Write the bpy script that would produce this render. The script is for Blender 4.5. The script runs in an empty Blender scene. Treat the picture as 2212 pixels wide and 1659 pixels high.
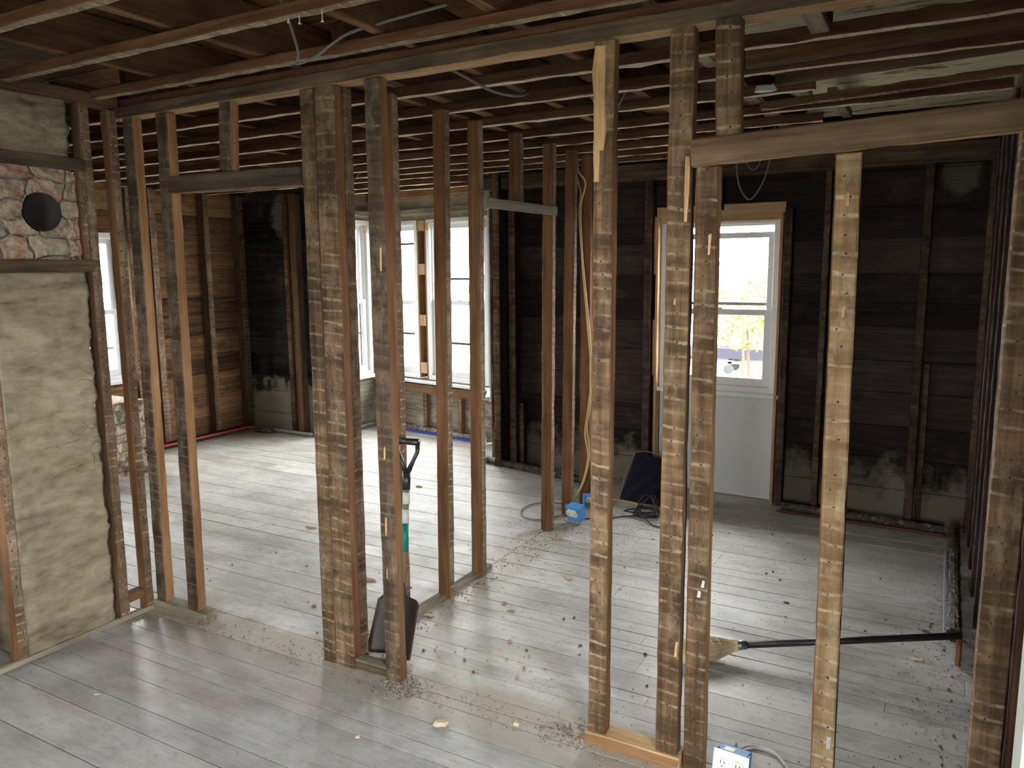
import bpy, math, random
from mathutils import Vector, Matrix, noise
R = math.radians
rnd = random.Random(7)
S = bpy.context.scene
COL = S.collection

# ------------------------------------------------------------------ camera
yaw, pit, rol = R(29.1), R(8.35), R(-0.49)
cy, sy, cp, sp, cr, sr = math.cos(yaw), math.sin(yaw), math.cos(pit), math.sin(pit), math.cos(rol), math.sin(rol)
fw = Vector((-sy*cp, cy*cp, -sp)); rt = Vector((cy, sy, 0)); up = rt.cross(fw)
r2 = cr*rt + sr*up; u2 = -sr*rt + cr*up
cam_data = bpy.data.cameras.new('camera')
cam = bpy.data.objects.new('camera', cam_data); COL.objects.link(cam)
cam_data.sensor_width = 36; cam_data.lens = 1677/2212*36
cam_data.clip_start = .02; cam_data.clip_end = 300
M = Matrix((r2, u2, -fw)).transposed().to_4x4(); M.translation = Vector((0, 0, 1.66))
cam.matrix_world = M
S.camera = cam

# ------------------------------------------------------------------ world, exposure
SKY = 42.0
w = bpy.data.worlds.new('world'); S.world = w; w.use_nodes = True
bg = w.node_tree.nodes['Background']
bg.inputs[0].default_value = (0.985, 0.99, 1.0, 1); bg.inputs[1].default_value = SKY
S.view_settings.view_transform = 'Standard'; S.view_settings.look = 'None'
S.view_settings.exposure = 0.0; S.view_settings.gamma = 1.0; S.view_settings.use_curve_mapping = False
S.cycles.max_bounces = 7; S.cycles.diffuse_bounces = 5; S.cycles.glossy_bounces = 3
S.cycles.transparent_max_bounces = 8; S.cycles.caustics_reflective = False; S.cycles.caustics_refractive = False
S.cycles.sample_clamp_indirect = 6.0

def portal(c, inward, wdt, hgt):
    ld = bpy.data.lights.new('window_portal', 'AREA'); ld.shape = 'RECTANGLE'; ld.size = wdt; ld.size_y = hgt
    ld.cycles.is_portal = True; ld.energy = 1
    o = bpy.data.objects.new('window_portal', ld); COL.objects.link(o)
    z = -Vector(inward).normalized(); x = Vector((0, 0, 1)).cross(z).normalized(); y = z.cross(x)
    m = Matrix((x, y, z)).transposed().to_4x4(); m.translation = Vector(c); o.matrix_world = m

# ------------------------------------------------------------------ node helpers
class NT:
    def __init__(s, name, rough=.8, spec=.25, metal=0.):
        s.m = bpy.data.materials.new(name); s.m.use_nodes = True
        s.t = s.m.node_tree; s.b = s.t.nodes['Principled BSDF']
        s.b.inputs['Roughness'].default_value = rough; s.b.inputs['Specular IOR Level'].default_value = spec
        s.b.inputs['Metallic'].default_value = metal
    def n(s, typ, **kw):
        nd = s.t.nodes.new(typ)
        for k, v in kw.items():
            if k.startswith('i_'):
                nd.inputs[int(k[2:])].default_value = v
            else: setattr(nd, k, v)
        return nd
    def l(s, a, b): s.t.links.new(a, b)
    def val(s, x, nd, i):
        if isinstance(x, (int, float)): nd.inputs[i].default_value = x
        else: s.l(x, nd.inputs[i])
    def math(s, op, a, b=0., c=0., clamp=False):
        nd = s.n('ShaderNodeMath', operation=op); nd.use_clamp = clamp
        s.val(a, nd, 0); s.val(b, nd, 1); s.val(c, nd, 2); return nd.outputs[0]
    def obj(s, scale=(1, 1, 1), off=True):
        tc = s.n('ShaderNodeTexCoord'); mp = s.n('ShaderNodeMapping')
        s.l(tc.outputs['Object'], mp.inputs[0]); mp.inputs['Scale'].default_value = scale
        if off:
            oi = s.n('ShaderNodeObjectInfo'); k = s.math('MULTIPLY', oi.outputs['Random'], 37.)
            cx = s.n('ShaderNodeCombineXYZ'); s.l(k, cx.inputs[0]); s.l(k, cx.inputs[1]); s.l(k, cx.inputs[2])
            s.l(cx.outputs[0], mp.inputs['Location'])
        return mp.outputs[0]
    def noise(s, vec, scale, detail=4., rough=.6, dist=0.):
        nd = s.n('ShaderNodeTexNoise'); s.l(vec, nd.inputs['Vector'])
        nd.inputs['Scale'].default_value = scale; nd.inputs['Detail'].default_value = detail
        nd.inputs['Roughness'].default_value = rough; nd.inputs['Distortion'].default_value = dist
        return nd.outputs['Fac']
    def ramp(s, f, stops):
        nd = s.n('ShaderNodeValToRGB'); s.l(f, nd.inputs[0]); e = nd.color_ramp.elements
        while len(e) < len(stops): e.new(.5)
        for q, (p, c) in zip(e, stops):
            q.position = p; q.color = (*c, 1) if not isinstance(c, (int, float)) else (c, c, c, 1)
        return nd.outputs[0]
    def mix(s, f, a, b, mode='MIX'):
        nd = s.n('ShaderNodeMix', data_type='RGBA', blend_type=mode)
        s.val(f, nd, 0)
        for x, i in ((a, 6), (b, 7)):
            if isinstance(x, tuple): nd.inputs[i].default_value = (*x, 1)
            else: s.l(x, nd.inputs[i])
        return nd.outputs[2]
    def scale(s, colr, f):
        nd = s.n('ShaderNodeVectorMath', operation='SCALE'); s.l(colr, nd.inputs[0]); s.val(f, nd, 3); return nd.outputs[0]
    def bump(s, h, st, d=.01):
        nd = s.n('ShaderNodeBump'); nd.inputs['Strength'].default_value = st; nd.inputs['Distance'].default_value = d
        s.l(h, nd.inputs['Height']); s.l(nd.outputs[0], s.b.inputs['Normal'])
    def col(s, c):
        if isinstance(c, tuple): s.b.inputs['Base Color'].default_value = (*c, 1)
        else: s.l(c, s.b.inputs['Base Color'])
    def rgh(s, f): s.l(f, s.b.inputs['Roughness'])

def plain(name, c, rough=.6, spec=.4, metal=0., var=0.):
    m = NT(name, rough, spec, metal)
    if var:
        f = m.noise(m.obj(), 14., 5.); m.col(m.mix(f, tuple(x*(1-var) for x in c), tuple(min(1, x*(1+var)) for x in c)))
    else: m.col(c)
    return m.m

def wood(name, lo, mid, hi, lath=None, band=.045, plaster=(.50, .42, .30), amt=.7, rough=.85, across=(1, 1), vary=.35, nails=.004):
    m = NT(name, rough, .15)
    g = m.noise(m.obj((38*across[0], 38*across[1], 1.6)), 1., 6., .65, .6)
    blot = m.noise(m.obj((6, 6, 2.4)), 1., 5., .6)
    f = m.math('ADD', m.math('MULTIPLY', g, .55), m.math('MULTIPLY', blot, .5))
    c = m.ramp(f, [(.38, lo), (.52, mid), (.66, hi)])
    oi = m.n('ShaderNodeObjectInfo')
    hgt = g
    tc = m.n('ShaderNodeTexCoord'); sx = m.n('ShaderNodeSeparateXYZ'); m.l(tc.outputs['Object'], sx.inputs[0])
    if lath:
        uu = sx.outputs[0 if lath == 'x' else 1]
        wob = m.noise(m.obj((5, 5, 9)), 1., 3.)
        rr = m.math('MULTIPLY', oi.outputs['Random'], 11.)
        zz = m.math('ADD', m.math('DIVIDE', sx.outputs[2], band), m.math('ADD', m.math('MULTIPLY', wob, .8), rr))
        zz = m.math('ADD', zz, m.math('MULTIPLY', uu, 1.6))
        fr = m.math('FRACT', zz)
        tri = m.math('ABSOLUTE', m.math('SUBTRACT', fr, .5))
        mask = m.ramp(m.math('ADD', tri, m.math('MULTIPLY', m.math('SUBTRACT', m.noise(m.obj((30, 30, 60)), 1., 3., .7), .5), .16)), [(.36, 0.), (.45, 1.)])
        pat = m.math('MULTIPLY', m.ramp(m.noise(m.obj((13, 13, 11)), 1., 6., .75), [(.40, 0.), (.62, 1.)]), m.ramp(m.noise(m.obj((4, 4, 12)), 1., 2., .5), [(.38, .15), (.60, 1.)]))
        pm = m.math('MULTIPLY', m.math('MULTIPLY', mask, pat), amt)
        # broad darker / lighter stripes where single laths sat
        stp = m.noise(m.obj((2.5, 2.5, 15)), 1., 4., .6)
        c = m.mix(m.ramp(stp, [(.40, .7), (.58, 0.)]), c, lo)
        sm = m.ramp(m.noise(m.obj((9, 9, 5)), 1., 5., .75), [(.52, 0.), (.75, .45)])
        c = m.mix(sm, c, plaster)
        c = m.mix(pm, c, plaster)
        # nail holes
        q = m.math('FRACT', m.math('ADD', zz, .5)); dz = m.math('MULTIPLY', m.math('SUBTRACT', q, .5), band)
        hx = m.math('MULTIPLY', m.math('SUBTRACT', m.noise(m.obj((3, 3, 17)), 1., 2.), .5), .085)
        du = m.math('SUBTRACT', uu, hx)
        dd = m.math('SQRT', m.math('ADD', m.math('MULTIPLY', du, du), m.math('MULTIPLY', dz, dz)))
        gate = m.math('GREATER_THAN', m.noise(m.obj((.5, .5, 21)), 1., 1.), .47)
        hole = m.math('MULTIPLY', m.math('LESS_THAN', dd, nails*.8), gate)
        c = m.mix(m.math('MULTIPLY', hole, .85), c, (.02, .012, .008))
        hgt = m.math('ADD', g, m.math('MULTIPLY', pm, .6))
    k = m.math('ADD', m.math('MULTIPLY', oi.outputs['Random'], vary), 1-vary/2)
    m.col(m.scale(c, k)); m.bump(hgt, .8, .005)
    return m.m

MAT = {}
MAT['lx'] = wood('lath_marked_wood', (.036, .022, .012), (.112, .068, .036), (.225, .143, .080), 'x', plaster=(.36, .28, .185), amt=.7)
MAT['ly'] = wood('lath_marked_wood_edge', (.040, .024, .013), (.125, .076, .041), (.235, .15, .085), 'y', plaster=(.36, .28, .185), amt=.7)
MAT['lxd'] = wood('sooty_lath_marked_wood', (.032, .021, .014), (.078, .052, .033), (.145, .098, .063), 'x', amt=.35, plaster=(.30, .24, .17))
MAT['lxg'] = wood('golden_lath_marked_wood', (.15, .09, .042), (.28, .178, .088), (.40, .27, .145), 'x', plaster=(.66, .58, .42), vary=.1, band=.052)
MAT['lyp'] = wood('pale_lath_marked_edge', (.095, .058, .036), (.20, .13, .082), (.31, .22, .145), 'y', band=.04, nails=.005)
MAT['side'] = wood('smooth_brown_wood', (.08, .037, .018), (.15, .074, .035), (.22, .118, .06))
MAT['sided'] = wood('dark_brown_wood', (.05, .028, .016), (.10, .056, .032), (.16, .095, .055))
MAT['orange'] = wood('orange_brown_wood', (.15, .075, .032), (.25, .135, .06), (.33, .19, .095), vary=.15)
MAT['strip'] = wood('lath_marked_strapping', (.12, .09, .06), (.27, .21, .14), (.42, .34, .24), 'x', plaster=(.6, .52, .4), vary=.2)
MAT['strip_lit'] = wood('floor_lit_lath_marked_strapping', (.48, .37, .27), (.74, .61, .47), (.84, .74, .60), 'x', plaster=(.85, .78, .66), vary=.1)  # far strips: light bounced off the floor put into a brighter wood colour
MAT['stripside'] = wood('strapping_side', (.045, .02, .011), (.095, .043, .022), (.15, .072, .038))
MAT['platedark'] = wood('dark_header_wood', (.025, .018, .012), (.06, .042, .028), (.11, .078, .054), vary=.1)
MAT['chary'] = wood('charred_stud_edge', (.03, .02, .015), (.075, .052, .04), (.14, .10, .075), 'y', amt=.3, plaster=(.20, .15, .11))
MAT['joist'] = wood('joist_wood', (.06, .03, .015), (.17, .09, .042), (.32, .19, .10), vary=.4)
MAT['fresh'] = wood('fresh_split_wood', (.34, .20, .09), (.50, .32, .16), (.62, .43, .24), vary=.1)
MAT['grey'] = wood('grey_weathered_wood', (.14, .12, .085), (.24, .205, .15), (.34, .30, .22), vary=.1)
MAT['plate'] = wood('top_plate_wood', (.030, .020, .013), (.075, .050, .031), (.145, .10, .064), vary=.15)
MAT['platebottom'] = wood('top_plate_underside', (.20, .11, .05), (.36, .22, .11), (.48, .33, .2), vary=.15)
MAT['char'] = wood('charred_stud', (.022, .014, .011), (.055, .034, .024), (.11, .072, .05), 'x', amt=.3, plaster=(.20, .15, .11))
MAT['chars'] = wood('charred_stud_side', (.012, .008, .006), (.03, .018, .013), (.055, .034, .026))
MAT['pine'] = wood('new_pine', (.34, .21, .11), (.46, .29, .155), (.55, .37, .21), vary=.1)

def boards_mat(name, lo, mid, hi, spots, thr=(.52, .66), rough=.9, lowband=None, patch=None, kx=1.2):
    m = NT(name, rough, .15)
    g = m.noise(m.obj((kx, kx, 26), off=False), 1., 6., .7, 1.2)
    at = m.n('ShaderNodeAttribute', attribute_name='rnd')
    f = m.math('ADD', m.math('MULTIPLY', g, .75), m.math('MULTIPLY', at.outputs['Fac'], .28))
    c = m.ramp(f, [(.34, lo), (.52, mid), (.74, hi)])
    sp_ = m.ramp(m.noise(m.obj((2.2, 2.2, 3.5), off=False), 1., 7., .7), [(thr[0], 0.), (thr[1], 1.)])
    tc = m.n('ShaderNodeTexCoord'); sx = m.n('ShaderNodeSeparateXYZ'); m.l(tc.outputs['Object'], sx.inputs[0])
    if lowband:
        wv = m.math('ADD', sx.outputs[2], m.math('MULTIPLY', m.math('SUBTRACT', m.noise(m.obj((3, 3, 3), off=False), 1., 6., .7), .5), 1.0))
        z = m.ramp(wv, [(lowband[0], 1.), (lowband[1], 0.)])
        sp_ = m.math('ADD', m.math('MULTIPLY', sp_, .12), m.math('MULTIPLY', z, lowband[2]), clamp=True)
    if patch:
        ex = m.math('DIVIDE', m.math('SUBTRACT', sx.outputs[0], patch[0]), patch[2]); ez = m.math('DIVIDE', m.math('SUBTRACT', sx.outputs[2], patch[1]), patch[3])
        dd = m.math('ADD', m.math('ADD', m.math('MULTIPLY', ex, ex), m.math('MULTIPLY', ez, ez)), m.math('MULTIPLY', m.noise(m.obj((5, 5, 5), off=False), 1., 6., .75), 2.6))
        sp_ = m.math('ADD', sp_, m.ramp(m.math('MULTIPLY', dd, .5), [(.80, .42), (1.02, 0.)]), clamp=True)
    c = m.mix(sp_, c, spots)
    m.col(c); m.bump(m.math('ADD', g, m.math('MULTIPLY', sp_, .3)), .7, .008)
    return m.m
MAT['backL'] = boards_mat('charred_sheathing', (.008, .008, .008), (.018, .018, .017), (.045, .043, .04), (.34, .31, .25), lowband=(.40, .50, .85), patch=(.62, 2.22, .17, .26))
MAT['backR'] = boards_mat('dark_sheathing', (.012, .008, .008), (.027, .018, .016), (.05, .036, .03), (.20, .175, .13), lowband=(.16, .36, .7), patch=(3.42, 2.25, .16, .22))
MAT['wallL'] = boards_mat('rough_brown_sheathing', (.03, .018, .013), (.17, .092, .046), (.38, .215, .105), (.045, .032, .027), thr=(.5, .68), kx=.9)
MAT['wallR'] = boards_mat('reddish_dark_sheathing', (.012, .006, .006), (.025, .012, .012), (.045, .025, .022), (.10, .085, .06), lowband=(.1, .3, .4))
MAT['bayw'] = boards_mat('stained_bay_plaster', (.10, .075, .05), (.24, .20, .15), (.40, .36, .29), (.42, .38, .31), thr=(.5, .6))
MAT['deck'] = boards_mat('ceiling_deck', (.025, .013, .008), (.105, .050, .020), (.29, .14, .052), (.04, .028, .02), thr=(.54, .7))

def floor_mat(name, c0, c1, c2, dirt, rough0, rough1, purple=None):
    m = NT(name, .5, .4)
    g = m.noise(m.obj((3.0, 60, 1), off=False), 1., 6., .7, .5)
    b = m.noise(m.obj((2.6, 5, 1), off=False), 1., 8., .72)
    fine = m.noise(m.obj((60, 90, 1), off=False), 1., 4., .8)
    at = m.n('ShaderNodeAttribute', attribute_name='rnd')
    f = m.math('ADD', m.math('MULTIPLY', b, .6), m.math('ADD', m.math('MULTIPLY', g, .28), m.math('MULTIPLY', at.outputs['Fac'], .12)))
    c = m.ramp(f, [(.36, c0), (.5, c1), (.62, c2)])
    if purple:
        pp = m.ramp(m.noise(m.obj((.9, 3.2, 1), off=False), 1., 4., .6), [(.50, 0.), (.64, .75)])
        c = m.mix(pp, c, purple)
    d1 = m.ramp(m.noise(m.obj((9, 22, 1), off=False), 1., 8., .8), [(.52, 0.), (.68, .85)])
    c = m.mix(d1, c, dirt)
    tc = m.n('ShaderNodeTexCoord'); sx = m.n('ShaderNodeSeparateXYZ'); m.l(tc.outputs['Object'], sx.inputs[0])
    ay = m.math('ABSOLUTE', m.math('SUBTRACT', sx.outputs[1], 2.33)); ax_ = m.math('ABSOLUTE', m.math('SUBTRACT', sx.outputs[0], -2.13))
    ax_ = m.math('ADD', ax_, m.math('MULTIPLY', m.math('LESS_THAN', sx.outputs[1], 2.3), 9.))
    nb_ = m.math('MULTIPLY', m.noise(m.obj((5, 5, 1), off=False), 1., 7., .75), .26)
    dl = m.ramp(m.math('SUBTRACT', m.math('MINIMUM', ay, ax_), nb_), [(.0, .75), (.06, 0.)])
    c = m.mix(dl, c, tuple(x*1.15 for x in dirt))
    sc2 = m.ramp(m.noise(m.obj((1.1, 2.0, 1), off=False), 1., 9., .78), [(.49, 0.), (.64, .75)])
    c = m.mix(sc2, c, tuple(x*.8 for x in c0))
    d2 = m.ramp(fine, [(.62, 0.), (.70, .7)])
    c = m.mix(d2, c, tuple(x*.45 for x in dirt))
    sc = m.ramp(m.noise(m.obj((22, 300, 1), off=False), 1., 3., .6), [(.66, 0.), (.74, .45)])
    c = m.mix(sc, c, tuple(min(.8, x*1.35) for x in c2))
    m.col(c)
    m.rgh(m.ramp(b, [(.35, rough0), (.65, rough1)]))
    m.bump(m.math('ADD', g, m.math('MULTIPLY', fine, .5)), .35, .0025)
    return m.m
MAT['floorF'] = floor_mat('worn_white_floorboards', (.38, .355, .305), (.525, .515, .48), (.63, .625, .60), (.33, .285, .22), .42, .62)
MAT['floorN'] = floor_mat('worn_grey_floorboards', (.27, .27, .265), (.40, .40, .39), (.50, .50, .49), (.30, .27, .22), .28, .48, purple=(.37, .27, .27))
MAT['gap'] = plain('floor_gap_dark', (.03, .022, .016), .95, .1)

def plaster_mat():
    m = NT('old_grey_parge', .92, .15)
    a = m.noise(m.obj((2, 2.2, 7), off=False), 1., 8., .68, .6); b = m.noise(m.obj((9, 9, 30), off=False), 1., 5., .7)
    c = m.ramp(m.math('ADD', m.math('MULTIPLY', a, .62), m.math('MULTIPLY', b, .38)), [(.34, (.085, .065, .042)), (.46, (.21, .172, .118)), (.6, (.33, .275, .195))])
    v = m.n('ShaderNodeTexVoronoi', feature='DISTANCE_TO_EDGE'); 
    wv = m.n('ShaderNodeVectorMath', operation='ADD'); m.l(m.obj((3.3, 3.3, 4.2), off=False), wv.inputs[0])
    nn = m.n('ShaderNodeTexNoise'); nn.inputs['Scale'].default_value = 6.; m.l(m.obj((1, 1, 1), off=False), nn.inputs[0]); m.l(nn.outputs['Color'], wv.inputs[1])
    m.l(wv.outputs[0], v.inputs['Vector']); v.inputs['Scale'].default_value = 1.3
    cr_ = m.ramp(v.outputs['Distance'], [(.0, .5), (.008, 0.)])
    gate = m.ramp(m.noise(m.obj((3, 3, 3), off=False), 1., 3.), [(.54, 0.), (.62, .8)])
    crk = m.math('MULTIPLY', cr_, gate)
    c = m.mix(crk, c, (.05, .04, .03)); m.col(c)
    m.bump(m.math('SUBTRACT', m.math('ADD', a, m.math('MULTIPLY', b, .6)), crk), .75, .012)
    return m.m
MAT['parge'] = plaster_mat()
def brick_mat():
    m = NT('crumbling_brick', .93, .15)
    wv = m.n('ShaderNodeVectorMath', operation='ADD'); m.l(m.obj((5, 7, 12.5), off=False), wv.inputs[0])
    nn = m.n('ShaderNodeTexNoise'); nn.inputs['Scale'].default_value = 14.; m.l(m.obj(off=False), nn.inputs[0])
    sc = m.n('ShaderNodeVectorMath', operation='SCALE'); m.l(nn.outputs['Color'], sc.inputs[0]); sc.inputs[3].default_value = .35
    m.l(sc.outputs[0], wv.inputs[1])
    v = m.n('ShaderNodeTexVoronoi', feature='DISTANCE_TO_EDGE'); m.l(wv.outputs[0], v.inputs['Vector']); v.inputs['Scale'].default_value = 1.; v.inputs['Randomness'].default_value = .55
    v2 = m.n('ShaderNodeTexVoronoi'); m.l(wv.outputs[0], v2.inputs['Vector']); v2.inputs['Scale'].default_value = 1.; v2.inputs['Randomness'].default_value = .55
    sx = m.n('ShaderNodeSeparateColor'); m.l(v2.outputs['Color'], sx.inputs[0])
    c = m.ramp(sx.outputs[0], [(.1, (.20, .15, .11)), (.4, (.29, .14, .09)), (.65, (.30, .23, .17)), (.95, (.34, .17, .11))])
    a = m.noise(m.obj(off=False), 26., 6., .7)
    c = m.mix(m.ramp(a, [(.42, 0.), (.62, .85)]), c, (.46, .41, .33))
    ed = m.ramp(v.outputs['Distance'], [(.0, 1.), (.09, 0.)])
    c = m.mix(m.math('MULTIPLY', ed, .7), c, (.40, .34, .26)); m.col(c)
    m.bump(m.math('SUBTRACT', a, ed), 1., .015)
    return m.m
MAT['brick'] = brick_mat()
MAT['soot'] = plain('sooty_flue', (.035, .03, .028), .95, .1, var=.4)
MAT['white'] = plain('white_window_paint', (.74, .755, .75), .45, .4)
MAT['panel'] = plain('white_wallboard', (.62, .635, .63), .8, .2, var=.05)
MAT['jamb'] = plain('pale_green_white_paint', (.62, .65, .58), .5, .3, var=.08)
MAT['wallwhite'] = plain('pale_wall_paint', (.55, .57, .53), .8, .2, var=.08)
MAT['black'] = plain('black_rubber', (.012, .012, .013), .4, .4)
MAT['blk'] = plain('black_plastic', (.018, .017, .017), .38, .5)
MAT['steel'] = plain('dark_shovel_steel', (.055, .045, .042), .55, .5, .3, var=.35)
MAT['shaft'] = plain('worn_tan_shaft', (.20, .13, .08), .6, .3, var=.2)
MAT['romex'] = plain('yellow_cable_sheath', (.52, .40, .16), .5, .4)
MAT['wirew'] = plain('white_cable_sheath', (.58, .57, .52), .5, .4)
MAT['wireg'] = plain('grey_cable_sheath', (.16, .15, .14), .6, .3)
MAT['blue'] = plain('blue_outlet_box', (.09, .30, .72), .5, .4)
MAT['bluestripe'] = plain('blue_plastic_strip', (.04, .06, .42), .4, .5)
MAT['palebl'] = plain('pale_blue_film', (.28, .34, .50), .35, .5)
MAT['outlet'] = plain('white_outlet_plastic', (.80, .80, .78), .35, .5)
MAT['redpipe'] = plain('red_tube', (.38, .05, .04), .45, .4)
MAT['darkred'] = plain('dark_red_tube', (.10, .018, .018), .5, .4)
MAT['greypipe'] = plain('grey_tube', (.23, .24, .20), .55, .4, var=.2)
MAT['copper'] = plain('dull_copper', (.25, .10, .06), .5, .5, .6, var=.3)
MAT['navy'] = plain('navy_fabric', (.006, .0065, .016), .8, .2, var=.3)
MAT['straw'] = plain('broom_straw', (.85, .68, .44), .8, .2, var=.25)
MAT['chrome'] = plain('grey_metal_ferrule', (.30, .31, .30), .4, .5, .8)
MAT['nail'] = plain('pale_nail', (.62, .60, .55), .4, .5, .3)
MAT['rust'] = plain('rusty_nail', (.05, .035, .03), .6, .4, .4)
MAT['tag'] = plain('orange_tag', (.66, .33, .10), .6, .3)
MAT['green'] = plain('green_sticker', (.0, .17, .13), .5, .4)
MAT['sticker'] = plain('pale_sticker', (.50, .50, .47), .5, .4)
MAT['chip'] = plain('plaster_chip', (.56, .45, .33), .9, .15, var=.25)
MAT['rubble'] = plain('dark_rubble', (.14, .10, .075), .95, .1, var=.5)
MAT['dust'] = plain('pale_dust_crumbs', (.30, .27, .22), .95, .1, var=.4)
MAT['woodchip'] = plain('wood_splinter', (.42, .27, .15), .85, .15, var=.3)
MAT['redchip'] = plain('reddish_chip', (.20, .07, .05), .9, .15, var=.3)
def foil():
    m = NT('wrinkled_foil_insulation', .28, .6, .75)
    v = m.noise(m.obj((26, 26, 40), off=False), 1., 5., .7, 1.)
    c = m.ramp(v, [(.35, (.06, .045, .035)), (.52, (.22, .19, .16)), (.68, (.78, .78, .76))])
    m.col(c); m.bump(v, 1., .02); return m.m
MAT['foil'] = foil()
def foil2():
    m = NT('brown_wrapped_insulation', .35, .5, .3)
    v = m.noise(m.obj((40, 14, 40), off=False), 1., 5., .7, 1.)
    c = m.ramp(v, [(.35, (.035, .026, .02)), (.55, (.11, .08, .06)), (.72, (.5, .48, .45))])
    m.col(c); m.bump(v, 1., .02); return m.m
MAT['foilb'] = foil2()
def glass(name='window_glass', t_=.95):
    m = NT(name); t = m.t; out = t.nodes['Material Output']
    tr = t.nodes.new('ShaderNodeBsdfTransparent'); tr.inputs[0].default_value = (t_, t_*1.01, t_, 1)
    gl = t.nodes.new('ShaderNodeBsdfGlossy'); gl.inputs['Roughness'].default_value = .02
    fr0 = t.nodes.new('ShaderNodeLayerWeight'); fr0.inputs[0].default_value = .5
    fr1 = t.nodes.new('ShaderNodeMath'); fr1.operation = 'POWER'; t.links.new(fr0.outputs['Facing'], fr1.inputs[0]); fr1.inputs[1].default_value = 5.
    fr = t.nodes.new('ShaderNodeMath'); fr.operation = 'MULTIPLY_ADD'; t.links.new(fr1.outputs[0], fr.inputs[0]); fr.inputs[1].default_value = .7; fr.inputs[2].default_value = .04
    mx = t.nodes.new('ShaderNodeMixShader'); t.links.new(fr.outputs[0], mx.inputs[0]); t.links.new(tr.outputs[0], mx.inputs[1]); t.links.new(gl.outputs[0], mx.inputs[2])
    t.links.new(mx.outputs[0], out.inputs[0]); return m.m
MAT['glass'] = glass(); MAT['glass2'] = glass('old_window_glass', .80)
def paleceil():
    m = NT('peeling_cream_ceiling_paper', .9, .15)
    a = m.noise(m.obj((2.5, 9, 1), off=False), 1., 7., .7, .8)
    c = m.ramp(a, [(.36, (.20, .14, .08)), (.44, (.68, .61, .42)), (.62, (.80, .74, .54))])
    m.col(c); m.bump(a, .6, .01); return m.m
MAT['cream'] = paleceil()

# ------------------------------------------------------------------ mesh helpers
class MB:
    def __init__(s): s.v = []; s.f = []; s.mi = []; s.r = []
    def box(s, x0, x1, y0, y1, z0, z1, mi=0, r=0.):
        b = len(s.v)
        s.v += [(x, y, z) for z in (z0, z1) for y in (y0, y1) for x in (x0, x1)]
        for q in ((0, 2, 3, 1), (4, 5, 7, 6), (0, 1, 5, 4), (2, 6, 7, 3), (0, 4, 6, 2), (1, 3, 7, 5)):
            s.f.append([b+i for i in q]); s.mi.append(mi); s.r.append(r)
        return s
    def ring(s, x0, x1, z0, z1, m, y0, y1, mb=None, mt=None, mi=0):
        mb = m if mb is None else mb; mt = m if mt is None else mt
        s.box(x0, x0+m, y0, y1, z0, z1, mi); s.box(x1-m, x1, y0, y1, z0, z1, mi)
        s.box(x0+m, x1-m, y0, y1, z0, z0+mb, mi); s.box(x0+m, x1-m, y0, y1, z1-mt, z1, mi); return s
    def tube(s, pts, rad, n=10, mi=0, cap=True):
        pts = [Vector(p) for p in pts]; b = len(s.v); k = len(pts)
        prev = None
        for i, p in enumerate(pts):
            d = (pts[min(i+1, k-1)] - pts[max(i-1, 0)]).normalized()
            a = prev if prev is not None else (Vector((0, 0, 1)) if abs(d.z) < .9 else Vector((1, 0, 0)))
            x = (a - d*a.dot(d)).normalized(); y = d.cross(x); prev = x
            rr = rad[i] if isinstance(rad, (list, tuple)) else rad
            for j in range(n):
                t = 2*math.pi*j/n; s.v.append(tuple(p + (x*math.cos(t) + y*math.sin(t))*rr))
        for i in range(k-1):
            for j in range(n):
                s.f.append([b+i*n+j, b+i*n+(j+1) % n, b+(i+1)*n+(j+1) % n, b+(i+1)*n+j]); s.mi.append(mi); s.r.append(0)
        if cap:
            s.f.append([b+j for j in range(n)][::-1]); s.f.append([b+(k-1)*n+j for j in range(n)]); s.mi += [mi, mi]; s.r += [0, 0]
        return s
    def chunk(s, c, a, bb, h, mi=0, rot=0., sides=6):
        b = len(s.v); c = Vector(c)
        for lvl, sc in ((0, 1.), (1, .72)):
            for j in range(sides):
                t = 2*math.pi*j/sides + rnd.uniform(-.3, .3); q = sc*rnd.uniform(.75, 1.15)
                x, y = a*q*math.cos(t), bb*q*math.sin(t)
                s.v.append((c.x + x*math.cos(rot)-y*math.sin(rot), c.y + x*math.sin(rot)+y*math.cos(rot), c.z + (0 if lvl == 0 else h*rnd.uniform(.6, 1.1))))
        for j in range(sides):
            s.f.append([b+j, b+(j+1) % sides, b+sides+(j+1) % sides, b+sides+j]); s.mi.append(mi); s.r.append(0)
        s.f.append([b+sides+j for j in range(sides)]); s.f.append([b+j for j in range(sides)][::-1]); s.mi += [mi, mi]; s.r += [0, 0]
        return s
    def build(s, name, mats, parent=None, loc=None, rot=None, smooth=False, bevel=0.):
        me = bpy.data.meshes.new(name); me.from_pydata(s.v, [], s.f)
        if not isinstance(mats, (list, tuple)): mats = [mats]
        for m in mats: me.materials.append(MAT[m] if isinstance(m, str) else m)
        me.polygons.foreach_set('material_index', s.mi)
        at = me.attributes.new('rnd', 'FLOAT', 'FACE'); at.data.foreach_set('value', s.r)
        if smooth: me.polygons.foreach_set('use_smooth', [True]*len(s.f))
        me.update()
        o = bpy.data.objects.new(name, me); COL.objects.link(o)
        if parent is not None: o.parent = parent
        if loc is not None: o.location = loc
        if rot is not None: o.rotation_euler = rot
        if bevel:
            b = o.modifiers.new('bevel', 'BEVEL'); b.width = bevel; b.segments = 2; b.limit_method = 'ANGLE'
        return o

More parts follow.
